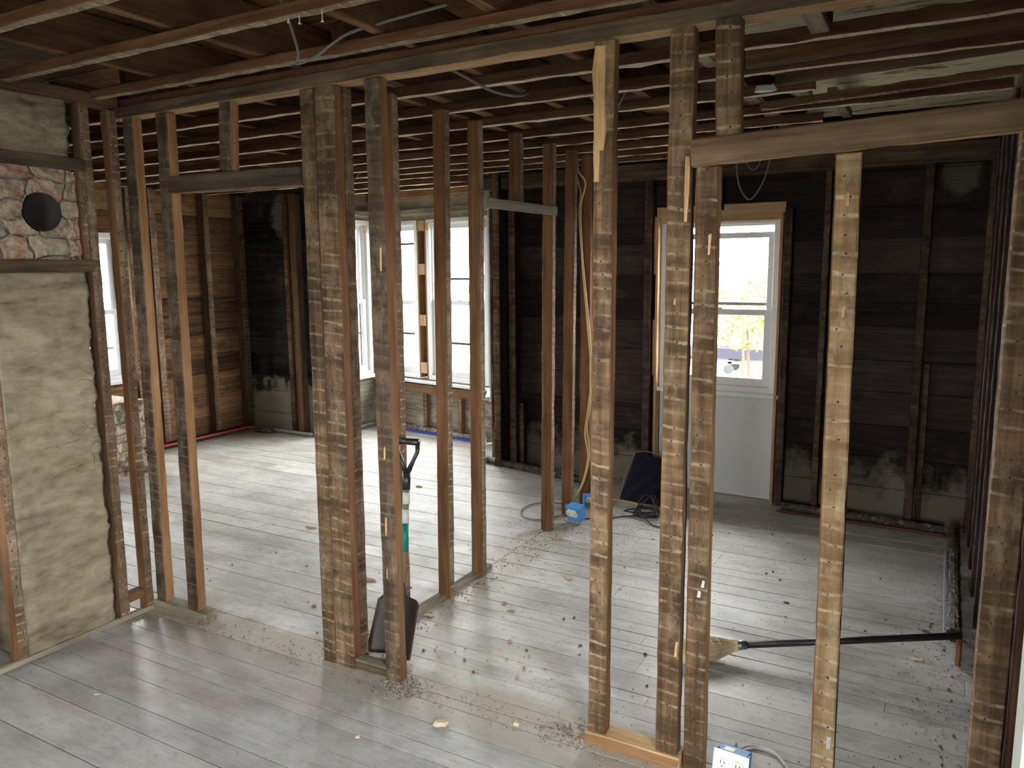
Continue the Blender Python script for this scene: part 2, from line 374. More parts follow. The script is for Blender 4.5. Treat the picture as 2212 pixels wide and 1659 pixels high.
def tag(o, label, cat=None, group=None, kind=None):
    o['label'] = label
    if cat: o['category'] = cat
    if group: o['group'] = group
    if kind: o['kind'] = kind
    return o
def empty(name, loc=(0, 0, 0), rz=0.):
    o = bpy.data.objects.new(name, None); COL.objects.link(o); o.location = loc; o.rotation_euler = (0, 0, rz); o.empty_display_size = .1
    return o

def lumber_mesh(L, wd, dp, mats, seg=.07, jit=.0014, seed=0, taper=None):
    """length along z from 0, width x, depth y. mats: dict side -> key; sides F(-y) R(+x) B(+y) L(-x)."""
    n = max(2, int(L/seg)); c = min(.004, wd*.12, dp*.12); hw, hd = wd/2, dp/2
    prof = [(-hw+c, -hd), (hw-c, -hd), (hw, -hd+c), (hw, hd-c), (hw-c, hd), (-hw+c, hd), (-hw, hd-c), (-hw, -hd+c)]
    keys = []
    for k in ('F', 'R', 'B', 'L'):
        if mats[k] not in keys: keys.append(mats[k])
    if mats.get('E', mats['R']) not in keys: keys.append(mats.get('E', mats['R']))
    side = ['F', 'F', 'R', 'B', 'B', 'B', 'L', 'L']
    side = ['F', 'F', 'R', 'R', 'B', 'B', 'L', 'L']
    v = []; f = []; mi = []; rg = random.Random(seed)
    for i in range(n+1):
        z = L*i/n
        for (x, y) in prof:
            j = jit if rg.random() > .06 else jit*2.6
            v.append((x + rg.uniform(-j, j), y + rg.uniform(-j, j), z + (rg.uniform(-.004, .004) if i in (0, n) and i == n else 0)))
    for i in range(n):
        for j in range(8):
            f.append((i*8+j, i*8+(j+1) % 8, (i+1)*8+(j+1) % 8, (i+1)*8+j)); mi.append(keys.index(mats[side[j]]))
    e = keys.index(mats.get('E', mats['R']))
    f.append(tuple(range(7, -1, -1))); f.append(tuple(n*8+j for j in range(8))); mi += [e, e]
    return v, f, mi, keys

SEED = [0]
def lumber(name, label, cat, p0, p1, wd, dp, wdir=(1, 0, 0), mats=None, parent=None, group=None, kind=None, jit=.0014):
    SEED[0] += 1
    p0 = Vector(p0); p1 = Vector(p1); L = (p1-p0).length; z = (p1-p0).normalized()
    x = Vector(wdir); x = (x - z*x.dot(z)).normalized(); y = z.cross(x)
    mats = mats or dict(F='lx', R='side', B='lx', L='side')
    v, f, mi, keys = lumber_mesh(L, wd, dp, mats, jit=jit, seed=SEED[0])
    me = bpy.data.meshes.new(name); me.from_pydata(v, [], f)
    for k in keys: me.materials.append(MAT[k])
    me.polygons.foreach_set('material_index', mi); me.update()
    o = bpy.data.objects.new(name, me); COL.objects.link(o)
    m = Matrix((x, y, z)).transposed().to_4x4(); m.translation = p0
    if parent is None: o.matrix_world = m
    else: o.parent = parent; o.matrix_basis = parent.matrix_basis.inverted() @ m
    if label: tag(o, label, cat, group, kind)
    return o

# ------------------------------------------------------------------ floor
def build_floor():
    mb = MB(); g = random.Random(3)
    def zone(x0, x1, seams, mi, gaps):
        for i in range(len(seams)-1):
            y0, y1 = seams[i], seams[i+1]; gp = g.choice(gaps)
            cuts = [x0]; x = x0 + g.uniform(.4, 2.5)
            while x < x1-.3: cuts.append(x); x += g.uniform(1.6, 3.6)
            cuts.append(x1)
            for a, b in zip(cuts, cuts[1:]):
                dz = g.uniform(-.0012, .0008)
                mb.box(a+.0008, b-.0008, y0+gp/2, y1-gp/2, -.025, dz, mi, g.random())
    near = [-2.7]
    while near[-1] < .5: near.append(near[-1] + g.uniform(.14, .19))
    near = [s for s in near if s < .5] + [.60, .77, .93, 1.10, 1.26, 1.43, 1.625, 1.735, 1.868, 1.99, 2.065, 2.175, 2.30]
    zone(-4.75, .95, near, 1, (.004, .006, .009, .012))
    left = [2.30, 2.475, 2.662, 2.86, 3.02, 3.27, 3.43, 3.566, 3.698, 3.9, 4.07, 4.25, 4.42, 4.6, 4.76, 4.94, 5.1, 5.28, 5.45, 5.6, 5.78, 5.95, 6.1, 6.28, 6.45, 6.62, 6.85]
    zone(-6.75, -2.165, left, 0, (.003, .0045, .006, .008))
    right = [2.30, 2.36, 2.432, 2.568, 2.66, 2.731, 2.879, 3.05, 3.125, 3.22, 3.318, 3.46, 3.533, 3.708, 3.859, 3.973, 4.1, 4.197, 4.454, 4.62, 4.79, 4.97, 5.13, 5.3, 5.46, 5.62, 5.8, 5.95]
    zone(-2.162, .95, right, 0, (.003, .0045, .006, .008))
    mb.box(-6.9, 1.05, -2.8, 7.0, -.12, -.026, 2)
    o = mb.build('floor', ['floorF', 'floorN', 'gap'])
    tag(o, 'worn painted floorboards running left to right through all rooms', 'floor', kind='structure')
build_floor()

# ------------------------------------------------------------------ walls
def wall(name, label, org, ang, L, z0, z1, holes, mat, bh=.19, th=.03, seed=1, back='gap', gap=.004):
    g = random.Random(seed); mb = MB()
    zs = [z0]
    while zs[-1] < z1-.08: zs.append(zs[-1] + bh*g.uniform(.8, 1.2))
    zs[-1] = z1
    def pieces(za, zb, ya, yb, mi, gp, rv):
        cut = sorted({za, zb, *[h[2] for h in holes if za < h[2] < zb], *[h[3] for h in holes if za < h[3] < zb]})
        for a, b in zip(cut, cut[1:]):
            mid = (a+b)/2; x = 0.
            for h in sorted(h for h in holes if h[2] <= mid <= h[3]):
                if h[0] > x: mb.box(x, h[0], ya, yb, a+(gp if a == za else 0), b, mi, rv)
                x = h[1]
            if x < L: mb.box(x, L, ya, yb, a+(gp if a == za else 0), b, mi, rv)
    for a, b in zip(zs, zs[1:]):
        pieces(a, b, g.uniform(0, .004), th, 0, gap, g.random())
    pieces(z0, z1, th+.001, th+.05, 1, 0, 0)
    o = mb.build(name, [mat, back], loc=(org[0], org[1], 0), rot=(0, 0, ang))
    tag(o, label, 'wall', kind='structure')
    return o
ZT = 2.64
aB = math.atan(-.05)
BO = (-3.40, 5.74)                       # back wall of the right-hand room, left end
def bw(u, out=0., z=0.): 
    return Vector((BO[0] + u*math.cos(aB) - out*math.sin(aB), BO[1] + u*math.sin(aB) + out*math.cos(aB), z))
def bu(X): return (X-BO[0])/math.cos(aB)
WIN_U0, WIN_U1 = bu(-1.865), bu(-1.005)
wall('wall_back_right', 'dark horizontal sheathing boards of the back wall around the single window', BO, aB, 3.72, 0, ZT,
     [(WIN_U0, WIN_U1, 0, 2.03)], 'backR', seed=5)
wall('wall_back_left', 'blackened sheathing boards at the far left corner', (-6.6, 5.90), 0, 1.20, 0, ZT, [], 'backL', bh=.2, seed=8)
wall('wall_left', 'rough brown sheathing boards of the left outer wall', (-6.57, 2.12), R(90), 3.85, 0, ZT, [(1.42, 2.40, .69, 2.02)], 'wallL', bh=.2, seed=11)
wall('wall_right', 'reddish dark boards of the right wall seen edge on', (.31, 5.60), R(-90), 4.0, 0, ZT, [], 'wallR', seed=13)
BAYO = Vector((-5.43, 6.70)); aF = math.atan2(-.32, 1.68); BAYL = 1.71
def byw(u, out=0., z=0.):
    return Vector((BAYO.x + u*math.cos(aF) - out*math.sin(aF), BAYO.y + u*math.sin(aF) + out*math.cos(aF), z))
wall('wall_bay_left', 'stained left side wall of the window bay', (-5.43, 5.90), R(90), .82, 0, ZT, [(.06, .72, .55, 2.19)], 'bayw', seed=17, bh=.6)
wall('wall_bay_front', 'stained patched wall below the two bay windows', (BAYO.x, BAYO.y), aF, BAYL, 0, ZT, [(.05, 1.66, .55, 2.17)], 'bayw', seed=18, bh=.6)
wall('wall_bay_right', 'right side wall of the window bay', (-3.74, 6.37), R(-62), .72, 0, ZT, [(.1, .6, .55, 2.17)], 'bayw', seed=19, bh=.6)
wall('wall_near_left', 'plain boards closing the left room towards the camera', (-3.97, 2.13), R(180), 2.7, 0, ZT, [], 'wallL', seed=21)
wall('wall_chimney_room', 'pale painted wall beyond the gutted stud wall on the left', (-4.72, -2.62), R(90), 4.68, 0, ZT, [(2.0, 3.3, .75, 2.1)], 'wallwhite', bh=3, seed=22)
wall('wall_rear', 'pale wall behind the camera with an added fill window', (.92, -2.6), R(180), 5.7, 0, ZT, [(.5, 1.8, .6, 2.15)], 'wallwhite', bh=3, seed=23)
wall('wall_near_right', 'pale wall at the right behind the camera', (.92, 1.62), R(-90), 4.25, 0, ZT, [(.9, 2.2, .6, 2.15)], 'wallwhite', bh=3, seed=24)
wall('wall_doorway_return', 'short wall beside the doorway jamb at the right edge', (.165, 1.56), 0, .80, 0, ZT, [], 'wallwhite', bh=3, seed=25)

# ceiling deck
mb = MB(); y = -2.75; g = random.Random(9)
while y < 6.95:
    w_ = g.uniform(.11, .16); mb.box(-6.75, 1.0, y, y+w_-.004, 2.640+g.uniform(0, .004), 2.67, 0, g.random()); y += w_
mb.box(-6.85, 1.05, -2.8, 7.0, 2.672, 2.74, 1)
tag(mb.build('ceiling', ['deck', 'gap']), 'brown deck boards above the open ceiling joists', 'ceiling', kind='structure')
# cream paper remains between the strips at the right
mb = MB(); nx = 24; ny = 30
for i in range(nx+1):
    for j in range(ny+1):
        x = -.80 + (1.08)*i/nx; y_ = 2.95+(5.35-2.95)*j/ny
        if i == 0: x += .06*noise.noise(Vector((j*.7, 3, 1)))
        mb.v.append((x, y_, 2.585 + .008*noise.noise(Vector((x*5, y_*3, 0)))))
for i in range(nx):
    for j in range(ny):
        a = i*(ny+1)+j; mb.f.append([a, a+1, a+ny+2, a+ny+1]); mb.mi.append(0); mb.r.append(0)
o = mb.build('ceiling_paper', 'cream'); o.modifiers.new('thick', 'SOLIDIFY').thickness = .006
tag(o, 'cream coloured papered ceiling board above the strips at the upper right', 'ceiling board')

# ------------------------------------------------------------------ windows
def window(name, label, org, ang, W, z0, z1, mid, cat='window', sill=True, tags=(), jm=.045, extra=None, drop=0., gl=None):
    gl = gl or ('glass2' if org[0] < -3 and org[1] > 3 else 'glass')
    """local x along the wall, y outward, z up"""
    e = empty(name, (org[0], org[1], 0), ang); tag(e, label, cat, kind='structure')
    mb = MB(); mb.ring(0, W, z0, z1, jm, -.015, .10); mb.ring(jm-.001, W-jm+.001, z0+jm-.001, z1-jm+.001, .014, .02, .085)
    mb.build('window_frame', 'white', e, bevel=.003)
    a, b = jm+.012, W-jm-.012
    mu = MB(); mu.ring(a, b, mid-.02, z1-jm-.012-drop, .042, .050, .075, mb=.045, mt=.04)
    u = mu.build('upper_sash', 'white', e, bevel=.002)
    MB().box(a+.04, b-.04, .061, .064, mid, z1-jm-.04-drop).build('pane', gl, u)
    ml = MB(); ml.ring(a, b, z0+jm+.002, mid+.024, .046, .018, .045, mb=.055, mt=.04)
    l_ = ml.build('lower_sash', 'white', e, bevel=.002)
    MB().box(a+.04, b-.04, .030, .033, z0+jm+.04, mid+.0).build('pane', gl, l_)
    MB().box((a+b)/2-.03, (a+b)/2+.03, .02, .045, mid+.024, mid+.036).build('sash_lock', 'white', l_, bevel=.003)
    if extra:
        st = MB()
        for zz in extra: st.box(a, b, .088, .10, zz-.011, zz+.011)
        st.ring(a, b, z0+jm, z1-jm, .016, .088, .10)
        st.build('storm_sash', 'wireg', e)
    if sill:
        MB().box(-.03, W+.03, -.055, .02, z0-.028, z0+.004).build('window_sill', 'white', e, bevel=.004)
    for (tx, tz) in tags:
        t = MB().box(tx, tx+.03, -.019, -.0155, tz, tz+.075).build('sticker', 'tag', e)
        MB().box(tx+.012, tx+.018, -.0205, -.0192, tz+.028, tz+.048).build('mark', 'sticker', t)
    return e
# right room window
p = bw(WIN_U0, .0)
wr = window('window_1', 'white double hung window with lowered upper sash in the dark back wall', p, aB, WIN_U1-WIN_U0, .775, 2.012, 1.345, extra=(1.405,), drop=.045, sill=True)
# plain liner boards beside it, down to the floor
for i, (x0_, x1_, nm) in enumerate(((-.022, -.002, 'left'), (WIN_U1-WIN_U0+.002, WIN_U1-WIN_U0+.022, 'right'))):
    a = bw(WIN_U0 + (x0_+x1_)/2, .01, 0); b = a + Vector((0, 0, 2.03))
    lumber('window_jamb', f'new pine jamb board on the {nm} side of the single window, floor to head', 'jamb', a, b, .02, .16, (math.cos(aB), math.sin(aB), 0), dict(F='pine', R='pine', B='pine', L='pine'), jit=.0006)
lumber('window_head_board', 'pine board across the top of the single window', 'board', bw(WIN_U0-.03, -.02, 2.045), bw(WIN_U1+.03, -.02, 2.045), .03, .12, (0, 1, 0), dict(F='pine', R='sided', B='pine', L='pine'), jit=.0008)
mb = MB(); mb.box(WIN_U0, WIN_U1, .012, .03, .004, .745)
tag(mb.build('wall_panel', 'panel', loc=(BO[0], BO[1], 0), rot=(0, 0, aB)), 'white panel filling the opening below the single window', 'panel')
mb = MB(); mb.box(WIN_U0-.02, WIN_U1+.02, .031, .1, 0, .775)
tag(mb.build('trim_1', 'gap', loc=(BO[0], BO[1], 0), rot=(0, 0, aB)), 'dark backing behind the white panel under the single window', 'backing', kind='structure')
portal(bw((WIN_U0+WIN_U1)/2, .15, 1.39), bw(0, -1) - bw(0, 0), .80, 1.18)
# spare pine blocks left of the window
for (za, zb, dx, lb) in ((1.62, 2.04, -.035, 'upper'), (.86, 1.28, -.045, 'lower')):
    a = bw(WIN_U0-.04+dx*.3, -.012, za); b = bw(WIN_U0-.04+dx*.3, -.012, zb)
    lumber('pine_block', f'{lb} short pine block nailed left of the single window', 'block', a, b, .035, .05, (1, 0, 0), dict(F='pine', R='pine', B='pine', L='pine'), jit=.0006)

window('window_2', 'left bay window on the side wall with an orange tag on its jamb', (-5.43, 5.955), R(90), .67, .55, 2.19, 1.34, tags=((.60, 2.06),), extra=(1.0,))
portal((-5.60, 6.29, 1.37), (1, 0, 0), .6, 1.58)
window('window_3', 'bay front window left of the blocked post', byw(.05), aF, .65, .55, 2.17, 1.33, extra=(1.94, 1.0), sill=False)
window('window_4', 'bay front window right of the blocked post with orange tags on both jambs', byw(.83), aF, .83, .55, 2.17, 1.34, tags=((.012, 2.06), (.785, 2.06)), extra=(1.576, .93), sill=False)
portal(byw(.375, .15, 1.36), byw(0, -1)-byw(0, 0), .6, 1.55); portal(byw(1.245, .15, 1.36), byw(0, -1)-byw(0, 0), .78, 1.55)
mb = MB(); mb.box(.0, 1.70, -.07, .0, .508, .536)
tag(mb.build('window_stool', 'white', loc=(BAYO.x, BAYO.y, 0), rot=(0, 0, aF), bevel=.004), 'long white sill board under the two bay front windows', 'sill')
mb = MB(); mb.box(.0, 1.70, -.05, .0, .40, .440)
lumber('sill_rail', 'rough brown rail under the long white bay sill', 'rail', byw(0.02, -.03, .445), byw(1.69, -.03, .445), .085, .05, (0, 0, 1), dict(F='orange', R='lyp', B='side', L='side'))
window('window_5', 'narrow strip of a far left window seen between the studs', (-6.57, 3.54), R(90), .98, .69, 2.02, 1.313, extra=(.984,))
portal((-6.74, 4.03, 1.35), (1, 0, 0), .9, 1.2)
d6 = Vector((math.cos(R(-62)), math.sin(R(-62)), 0)); n6 = Vector((-d6.y, d6.x, 0))
q = Vector((-3.74, 6.37, 0)) + d6*.1
window('window_6', 'right side bay window hidden behind the inner studs', q, R(-62), .5, .55, 2.17, 1.33)
qq = q + d6*.25 + n6*.15; portal((qq.x, qq.y, 1.36), -n6, .45, 1.5)
window('window_7', 'window in the pale wall left of the camera', (-4.72, -.62), R(90), 1.3, .75, 2.1, 1.42)
portal((-4.88, .03, 1.42), (1, 0, 0), 1.2, 1.25)
window('fill_window_8', 'unseen window added behind the camera for fill light', (.42, -2.6), R(180), 1.3, .6, 2.15, 1.38)  # out of view; opening added in the rear wall to brighten the near room
portal((-.23, -2.76, 1.38), (0, 1, 0), 1.2, 1.45)
window('fill_window_9', 'unseen window added right of the camera for fill light', (.92, .72), R(-90), 1.3, .6, 2.15, 1.38)  # out of view; added on the right side for more fill light
portal((1.08, .07, 1.38), (-1, 0, 0), 1.2, 1.45)
# door jamb at the right edge
mb = MB(); mb.box(.157, .172, 1.44, 1.555, 0, 2.3); mb.box(.166, .24, 1.425, 1.442, 0, 2.3)
tag(mb.build('trim_2', 'jamb', bevel=.003), 'pale greenish white door jamb at the right edge', 'jamb', kind='structure')
# ------------------------------------------------------------------ studs of the main partition
D = dict
SIDE = D(F='lx', R='side', B='lx', L='side')
def stud(label, xb, xt, yf, dep, z0, z1, mats=SIDE, name='stud', group=None, yt=None, kind=None, parent=None):
    w_ = ((xb[1]-xb[0]) + (xt[1]-xt[0]))/2; yc = yf + dep/2; yc1 = (yt if yt is not None else yf) + dep/2
    return lumber(name, label, 'stud', (sum(xb)/2, yc, z0), (sum(xt)/2, yc1, z1), w_, dep, mats=mats, group=group, parent=parent)
PY = 2.35; ZP = 2.357
stud('dark streaked end stud of the partition beside the chimney corner', (-3.345, -3.275), (-3.328, -3.258), PY, .05, .05, ZP, D(F='lxd', R='orange', B='lx', L='sided'))
stud('stud at the left side of the cased opening, carrying the left header', (-3.117, -3.045), (-3.099, -3.025), PY, .052, .05, ZP, D(F='lxd', R='orange', B='lx', L='side'))
stud('short cripple stud standing on the left header', (-2.712, -2.645), (-2.695, -2.627), PY, .05, 2.085, ZP, D(F='lxd', R='orange', B='lx', L='side'), name='cripple_stud')
stud('leftmost stud of the thick triple stud post', (-2.251, -2.183), (-2.244, -2.174), PY, .05, .0, ZP)
stud('wide middle stud of the thick triple stud post', (-2.179, -2.083), (-2.170, -2.066), PY, .05, .0, ZP)
stud('set back right stud of the thick triple stud post', (-2.172, -2.085), (-2.155, -2.068), PY+.054, .05, .0, ZP, D(F='lx', R='ly', B='lx', L='side'))
k_ = stud('dark sooty stud in front of the shovel', (-1.911, -1.842), (-1.925, -1.850), PY, .05, .0, ZP, D(F='lxd', R='side', B='lx', L='side'))
lumber('splinter', 'fresh torn splinter', None, (-1.867, PY-.003, 1.66), (-1.864, PY-.003, 1.75), .007, .004, mats=D(F='fresh', R='fresh', B='fresh', L='fresh'), parent=k_)
fs = stud('tall centre stud with a pale split face near the top', (-1.017, -.943), (-1.000, -.944), PY, .05, .045, ZP, D(F='lx', R='side', B='lx', L='side'))
for (xa, xb_, za, zb, dd, nm) in ((-1.001, -.968, 2.03, 2.345, .006, 'pale split face'), (-1.003, -.985, 1.935, 2.06, .004, None)):
    s_ = lumber('split_face', None, None, ((xa+xb_)/2, PY-.004, za), ((xa+xb_)/2+.002, PY-.004, zb), xb_-xa, dd, mats=D(F='fresh', R='fresh', B='fresh', L='fresh'), parent=fs, jit=.003)
    if nm: s_['label'] = nm
gs = stud('wide nail-holed stud just left of the right header', (-.765, -.691), (-.762, -.688), PY, .048, .045, ZP, D(F='lx', R='sided', B='lx', L='side'))
lumber('splinter', 'torn orange splinter', None, (-.701, PY-.004, 1.80), (-.697, PY-.004, 1.99), .012, .006, mats=D(F='fresh', R='fresh', B='fresh', L='fresh'), parent=gs, jit=.002)
stud('upper cripple stud standing on the right header', (-.615, -.544), (-.624, -.552), PY-.018, .05, 2.04, ZP+.004, D(F='lx', R='side', B='lx', L='side'), name='cripple_stud')
hstd = stud('nail-holed stud holding up the left end of the right header', (-.668, -.601), (-.674, -.609), PY, .05, .0, 1.957, D(F='lx', R='orange', B='lx', L='side'))
js = stud('golden tan stud under the middle of the right header', (-.272, -.206), (-.288, -.221), PY, .045, .0, 1.966, D(F='lxg', R='side', B='lxg', L='side'))
stud('rough end post at the right edge of the partition', (.132, .212), (.137, .215), PY, .05, .0, 1.99, D(F='lx', R='sided', B='lx', L='lyp'))
stud('dark stud beside the end post at the right edge', (.222, .30), (.222, .30), PY+.03, .05, .0, 1.99, D(F='sided', R='sided', B='sided', L='sided'))

FR = D(F='fresh', R='fresh', B='fresh', L='fresh'); PL = D(F='sticker', R='sticker', B='sticker', L='sticker')
for (par, x, z, w_, h_, mm) in ((js, -.252, 1.825, .008, .035, FR), (js, -.246, 1.52, .006, .03, FR), (js, -.225, .22, .012, .04, PL), (js, -.235, .14, .014, .016, PL),
                                (hstd, -.628, 1.70, .006, .06, FR), (hstd, -.630, .62, .010, .018, PL), (hstd, -.618, .655, .008, .02, PL), (gs, -.70, .40, .008, .05, FR), (gs, -.73, 1.55, .007, .02, FR), (k_, -1.885, .62, .006, .07, FR), (k_, -1.88, .93, .005, .05, FR), (k_, -1.887, .44, .004, .04, FR)):
    lumber('splinter' if mm is FR else 'paint_fleck', None, None, (x, PY-.003, z), (x+.002, PY-.003, z+h_), w_, .004, mats=mm, parent=par, jit=.001)
# headers and plates
B4 = D(F='plate', R='sided', B='plate', L='platebottom')
def beamx(name, label, cat, x0, x1, za, zb, hgt, yc, dep, mats, name_=None):
    # width axis = +z (R top, L bottom), F = towards -y
    return lumber(name, label, cat, (x0, yc, za), (x1, yc, zb), hgt, dep, (0, 0, 1), mats)
def bx(x0, x1, za, zb, hgt, yc, dep, mats, name, label, cat='beam'):
    # axis +x, width dir z -> local y = x cross z = -y world, so B faces the camera
    return lumber(name, label, cat, (x0, yc, za), (x1, yc, zb), hgt, dep, (0, 0, 1), D(F=mats['B'], B=mats['F'], R=mats['R'], L=mats['L']))
bx(-3.42, .34, 2.383, 2.388, .048, 2.385, .09, B4, 'top_plate', 'long dark top plate over the partition studs', 'plate')
bx(-3.028, -2.25, 2.045, 2.034, .072, 2.372, .07, D(F='platedark', R='sided', B='platedark', L='orange'), 'door_header', 'dark header across the left opening', 'header')
bx(-.680, .33, 1.996, 2.030, .078, 2.332, .036, D(F='plate', R='side', B='plate', L='fresh'), 'door_header', 'long brown header across the upper right opening', 'header')
MAT['hdr'] = wood('header_wood', (.065, .040, .023), (.135, .086, .050), (.215, .145, .088), vary=.1)
bpy.data.objects['door_header.001'].data.materials[0] = MAT['hdr']
for m_i, m_ in enumerate(bpy.data.objects['door_header.001'].data.materials):
    if m_ == MAT['plate']: bpy.data.objects['door_header.001'].data.materials[m_i] = MAT['hdr']
# sole plates
SO = D(F='grey', R='grey', B='grey', L='grey')
SO2 = D(F='orange', R='fresh', B='side', L='side')
bx(-3.36, -2.99, .024, .024, .05, 2.378, .075, SO, 'sole_plate', 'dusty short sole plate at the foot of the left opening', 'plate')
bx(-2.078, -1.915, .021, .021, .042, 2.385, .06, D(F='plate', R='grey', B='side', L='side'), 'sole_plate', 'short sole plate between triple post and shovel stud', 'plate')
bx(-1.02, -.68, .021, .021, .048, 2.378, .08, SO2, 'sole_plate', 'split orange sole plate under the two centre right studs', 'plate')
# left wall studs by the chimney (lath faces look right)
XL = -3.36
LS = D(F='side', R='lyp', B='sided', L='sided')
def lstud(label, y0, y1, z0, z1, w_=.062, xf=XL, mats=LS, dx=0., name='stud'):
    return lumber(name, label, 'stud', (xf-w_/2, (y0+y1)/2, z0), (xf-w_/2+dx, (y0+y1)/2, z1), w_, y1-y0, mats=mats)
lstud('stud at the far left edge in front of the plastered chimney', 1.688, 1.732, 0, 2.40)
lstud('stud right against the chimney edge', 2.163, 2.213, 0, 2.40, mats=D(F='sided', R='lyp', B='sided', L='sided'))
lstud('heavily nail-holed stud, second to the right of the chimney', 2.300, 2.345, 0.0, 2.39, .052, mats=D(F='side', R='lyp', B='sided', L='sided'))
for yv, lb in ((1.28, 'nearest left of the chimney'), (.88, 'second left of the chimney'), (.48, 'third left of the chimney'), (.08, 'level with the camera')):
    lstud('bare left wall stud, ' + lb, yv, yv+.045, 0, 2.40)
lumber('wall_plate', 'dark plate along the top of the chimney wall', 'plate', (-3.385, -2.5, 2.425), (-3.385, 2.34, 2.425), .09, .05, (-1, 0, 0), D(F='sided', R='sided', B='sided', L='sided'))
lumber('sole_plate', 'dusty sole strip along the foot of the chimney wall', 'plate', (-3.372, -2.5, .012), (-3.372, 2.34, .012), .03, .024, (-1, 0, 0), SO)
lumber('fire_block', 'small block between two chimney side studs near the floor', 'block', (-3.39, 2.215, .10), (-3.39, 2.298, .10), .05, .045, (-1, 0, 0), D(F='side', R='side', B='side', L='side'))

# ------------------------------------------------------------------ chimney
def rough_slab(x, y0, y1, z0, z1, thick, amp, sc, nx, nz, ragged=0., hole=None, seed=0.):
    """slab whose face looks +x"""
    mb = MB()
    for j in range(nz+1):
        for i in range(nx+1):
            yy = y0+(y1-y0)*i/nx; zz = z0+(z1-z0)*j/nz
            dx = amp*(noise.fractal(Vector((seed, yy*sc, zz*sc*1.4)), .7, 2.1, 4))
            if i == nx and ragged: yy += ragged*noise.fractal(Vector((seed+4, zz*13, 0)), .8, 2, 3)
            if i == nx: dx -= .006
            mb.v.append((x+dx, yy, zz))
    for j in range(nz):
        for i in range(nx):
            a = j*(nx+1)+i; mb.f.append([a, a+1, a+nx+2, a+nx+1]); mb.mi.append(0); mb.r.append(0)
    n0 = len(mb.v); loop = [i for i in range(nx+1)] + [j*(nx+1)+nx for j in range(1, nz+1)] + [nz*(nx+1)+i for i in range(nx-1, -1, -1)] + [j*(nx+1) for j in range(nz-1, 0, -1)]
    for q_ in loop: mb.v.append((x-thick, mb.v[q_][1], mb.v[q_][2]))
    m_ = len(loop)
    for i in range(m_):
        mb.f.append([loop[(i+1) % m_], loop[i], n0+i, n0+(i+1) % m_]); mb.mi.append(0); mb.r.append(0)
    mb.f.append([n0+i for i in range(m_)][::-1]); mb.mi.append(0); mb.r.append(0)
    return mb
ch = empty('chimney', (-3.6, 1.94, 0)); tag(ch, 'plaster covered brick chimney at the left with a round stovepipe hole', 'chimney')
def cpart(mb, name, mat, smooth=False, lab=None):
    o = mb.build(name, mat, ch, smooth=smooth); o.matrix_parent_inverse = Matrix.Translation((3.6, -1.94, 0))
    if lab: o['label'] = lab
    return o
cpart(rough_slab(-3.368, 1.736, 2.142, 0.0, 1.668, .30, .014, 5, 40, 150, .018, seed=1.), 'lower_parging', 'parge', True, 'grey plastered lower shaft')
cpart(rough_slab(-3.372, 1.50, 2.118, 2.158, 2.40, .30, .018, 5, 40, 30, .022, seed=9.), 'upper_parging', 'parge', True, 'grey plastered top of the shaft')
# brick patch with hole
mb = MB(); cyh, czh, rh = 1.972, 1.920, .082; A0, A1, Z0, Z1 = 1.55, 2.132, 1.72, 2.105; NR = 48; NK = 12
def rim(t):
    c_, s_ = math.cos(t), math.sin(t); k = 1e9
    if c_ > 1e-6: k = min(k, (A1-cyh)/c_)
    if c_ < -1e-6: k = min(k, (A0-cyh)/c_)
    if s_ > 1e-6: k = min(k, (Z1-czh)/s_)
    if s_ < -1e-6: k = min(k, (Z0-czh)/s_)
    return k
for k in range(NK+1):
    for j in range(NR):
        t = 2*math.pi*j/NR; rr = rh + (rim(t)-rh)*(k/NK)
        yy, zz = cyh+math.cos(t)*rr, czh+math.sin(t)*rr
        mb.v.append((-3.372 + .012*noise.fractal(Vector((3, yy*16, zz*20)), .7, 2.1, 4), yy, zz))
for k in range(NK):
    for j in range(NR):
        a, b = k*NR+j, k*NR+(j+1) % NR; mb.f.append([a, a+NR, b+NR, b]); mb.mi.append(0); mb.r.append(0)
n0 = len(mb.v)
for j in range(NR):
    p_ = mb.v[NK*NR+j]; mb.v.append((-3.5, p_[1], p_[2]))
for j in range(NR):
    a, b = NK*NR+j, NK*NR+(j+1) % NR; mb.f.append([a, n0+j, n0+(j+1) % NR, b]); mb.mi.append(0); mb.r.append(0)
cpart(mb, 'brick_patch', 'brick', False, 'exposed red brick area around the hole')
mb = MB()
for k, (xx, ra) in enumerate(((-3.362, .080), (-3.362, .0765), (-3.60, .075), (-3.60, .001))):
    for j in range(NR):
        t = 2*math.pi*j/NR; mb.v.append((xx, cyh+math.cos(t)*ra, czh+math.sin(t)*ra))
for k in range(3):
    for j in range(NR):
        a, b = k*NR+j, k*NR+(j+1) % NR; mb.f.append([a, a+NR, b+NR, b]); mb.mi.append(0); mb.r.append(0)
cpart(mb, 'stovepipe_thimble', 'soot', True, 'black round stovepipe opening')
mb = MB(); mb.box(-3.95, -3.61, 1.5, 2.14, 0, 2.40); mb.box(-3.61, -3.50, 1.5, 1.6, 1.70, 2.16); mb.box(-3.61, -3.50, 2.06, 2.13, 1.70, 2.16); mb.box(-3.61, -3.385, 1.6, 2.12, 1.64, 1.719); mb.box(-3.61, -3.385, 1.6, 2.105, 2.106, 2.17)
cpart(mb, 'flue_shaft', 'parge')
Bk = D(F='sided', R='plate', B='sided', L='orange')
def ybeam(name, label, x, y0, y1, z, wd, hgt, mats, cat='beam', dz=0.):
    return lumber(name, label, cat, (x, y0, z), (x, y1, z+dz), wd, hgt, (-1, 0, 0), mats)
WB = D(F='sided', R='grey', B='grey', L='orange')
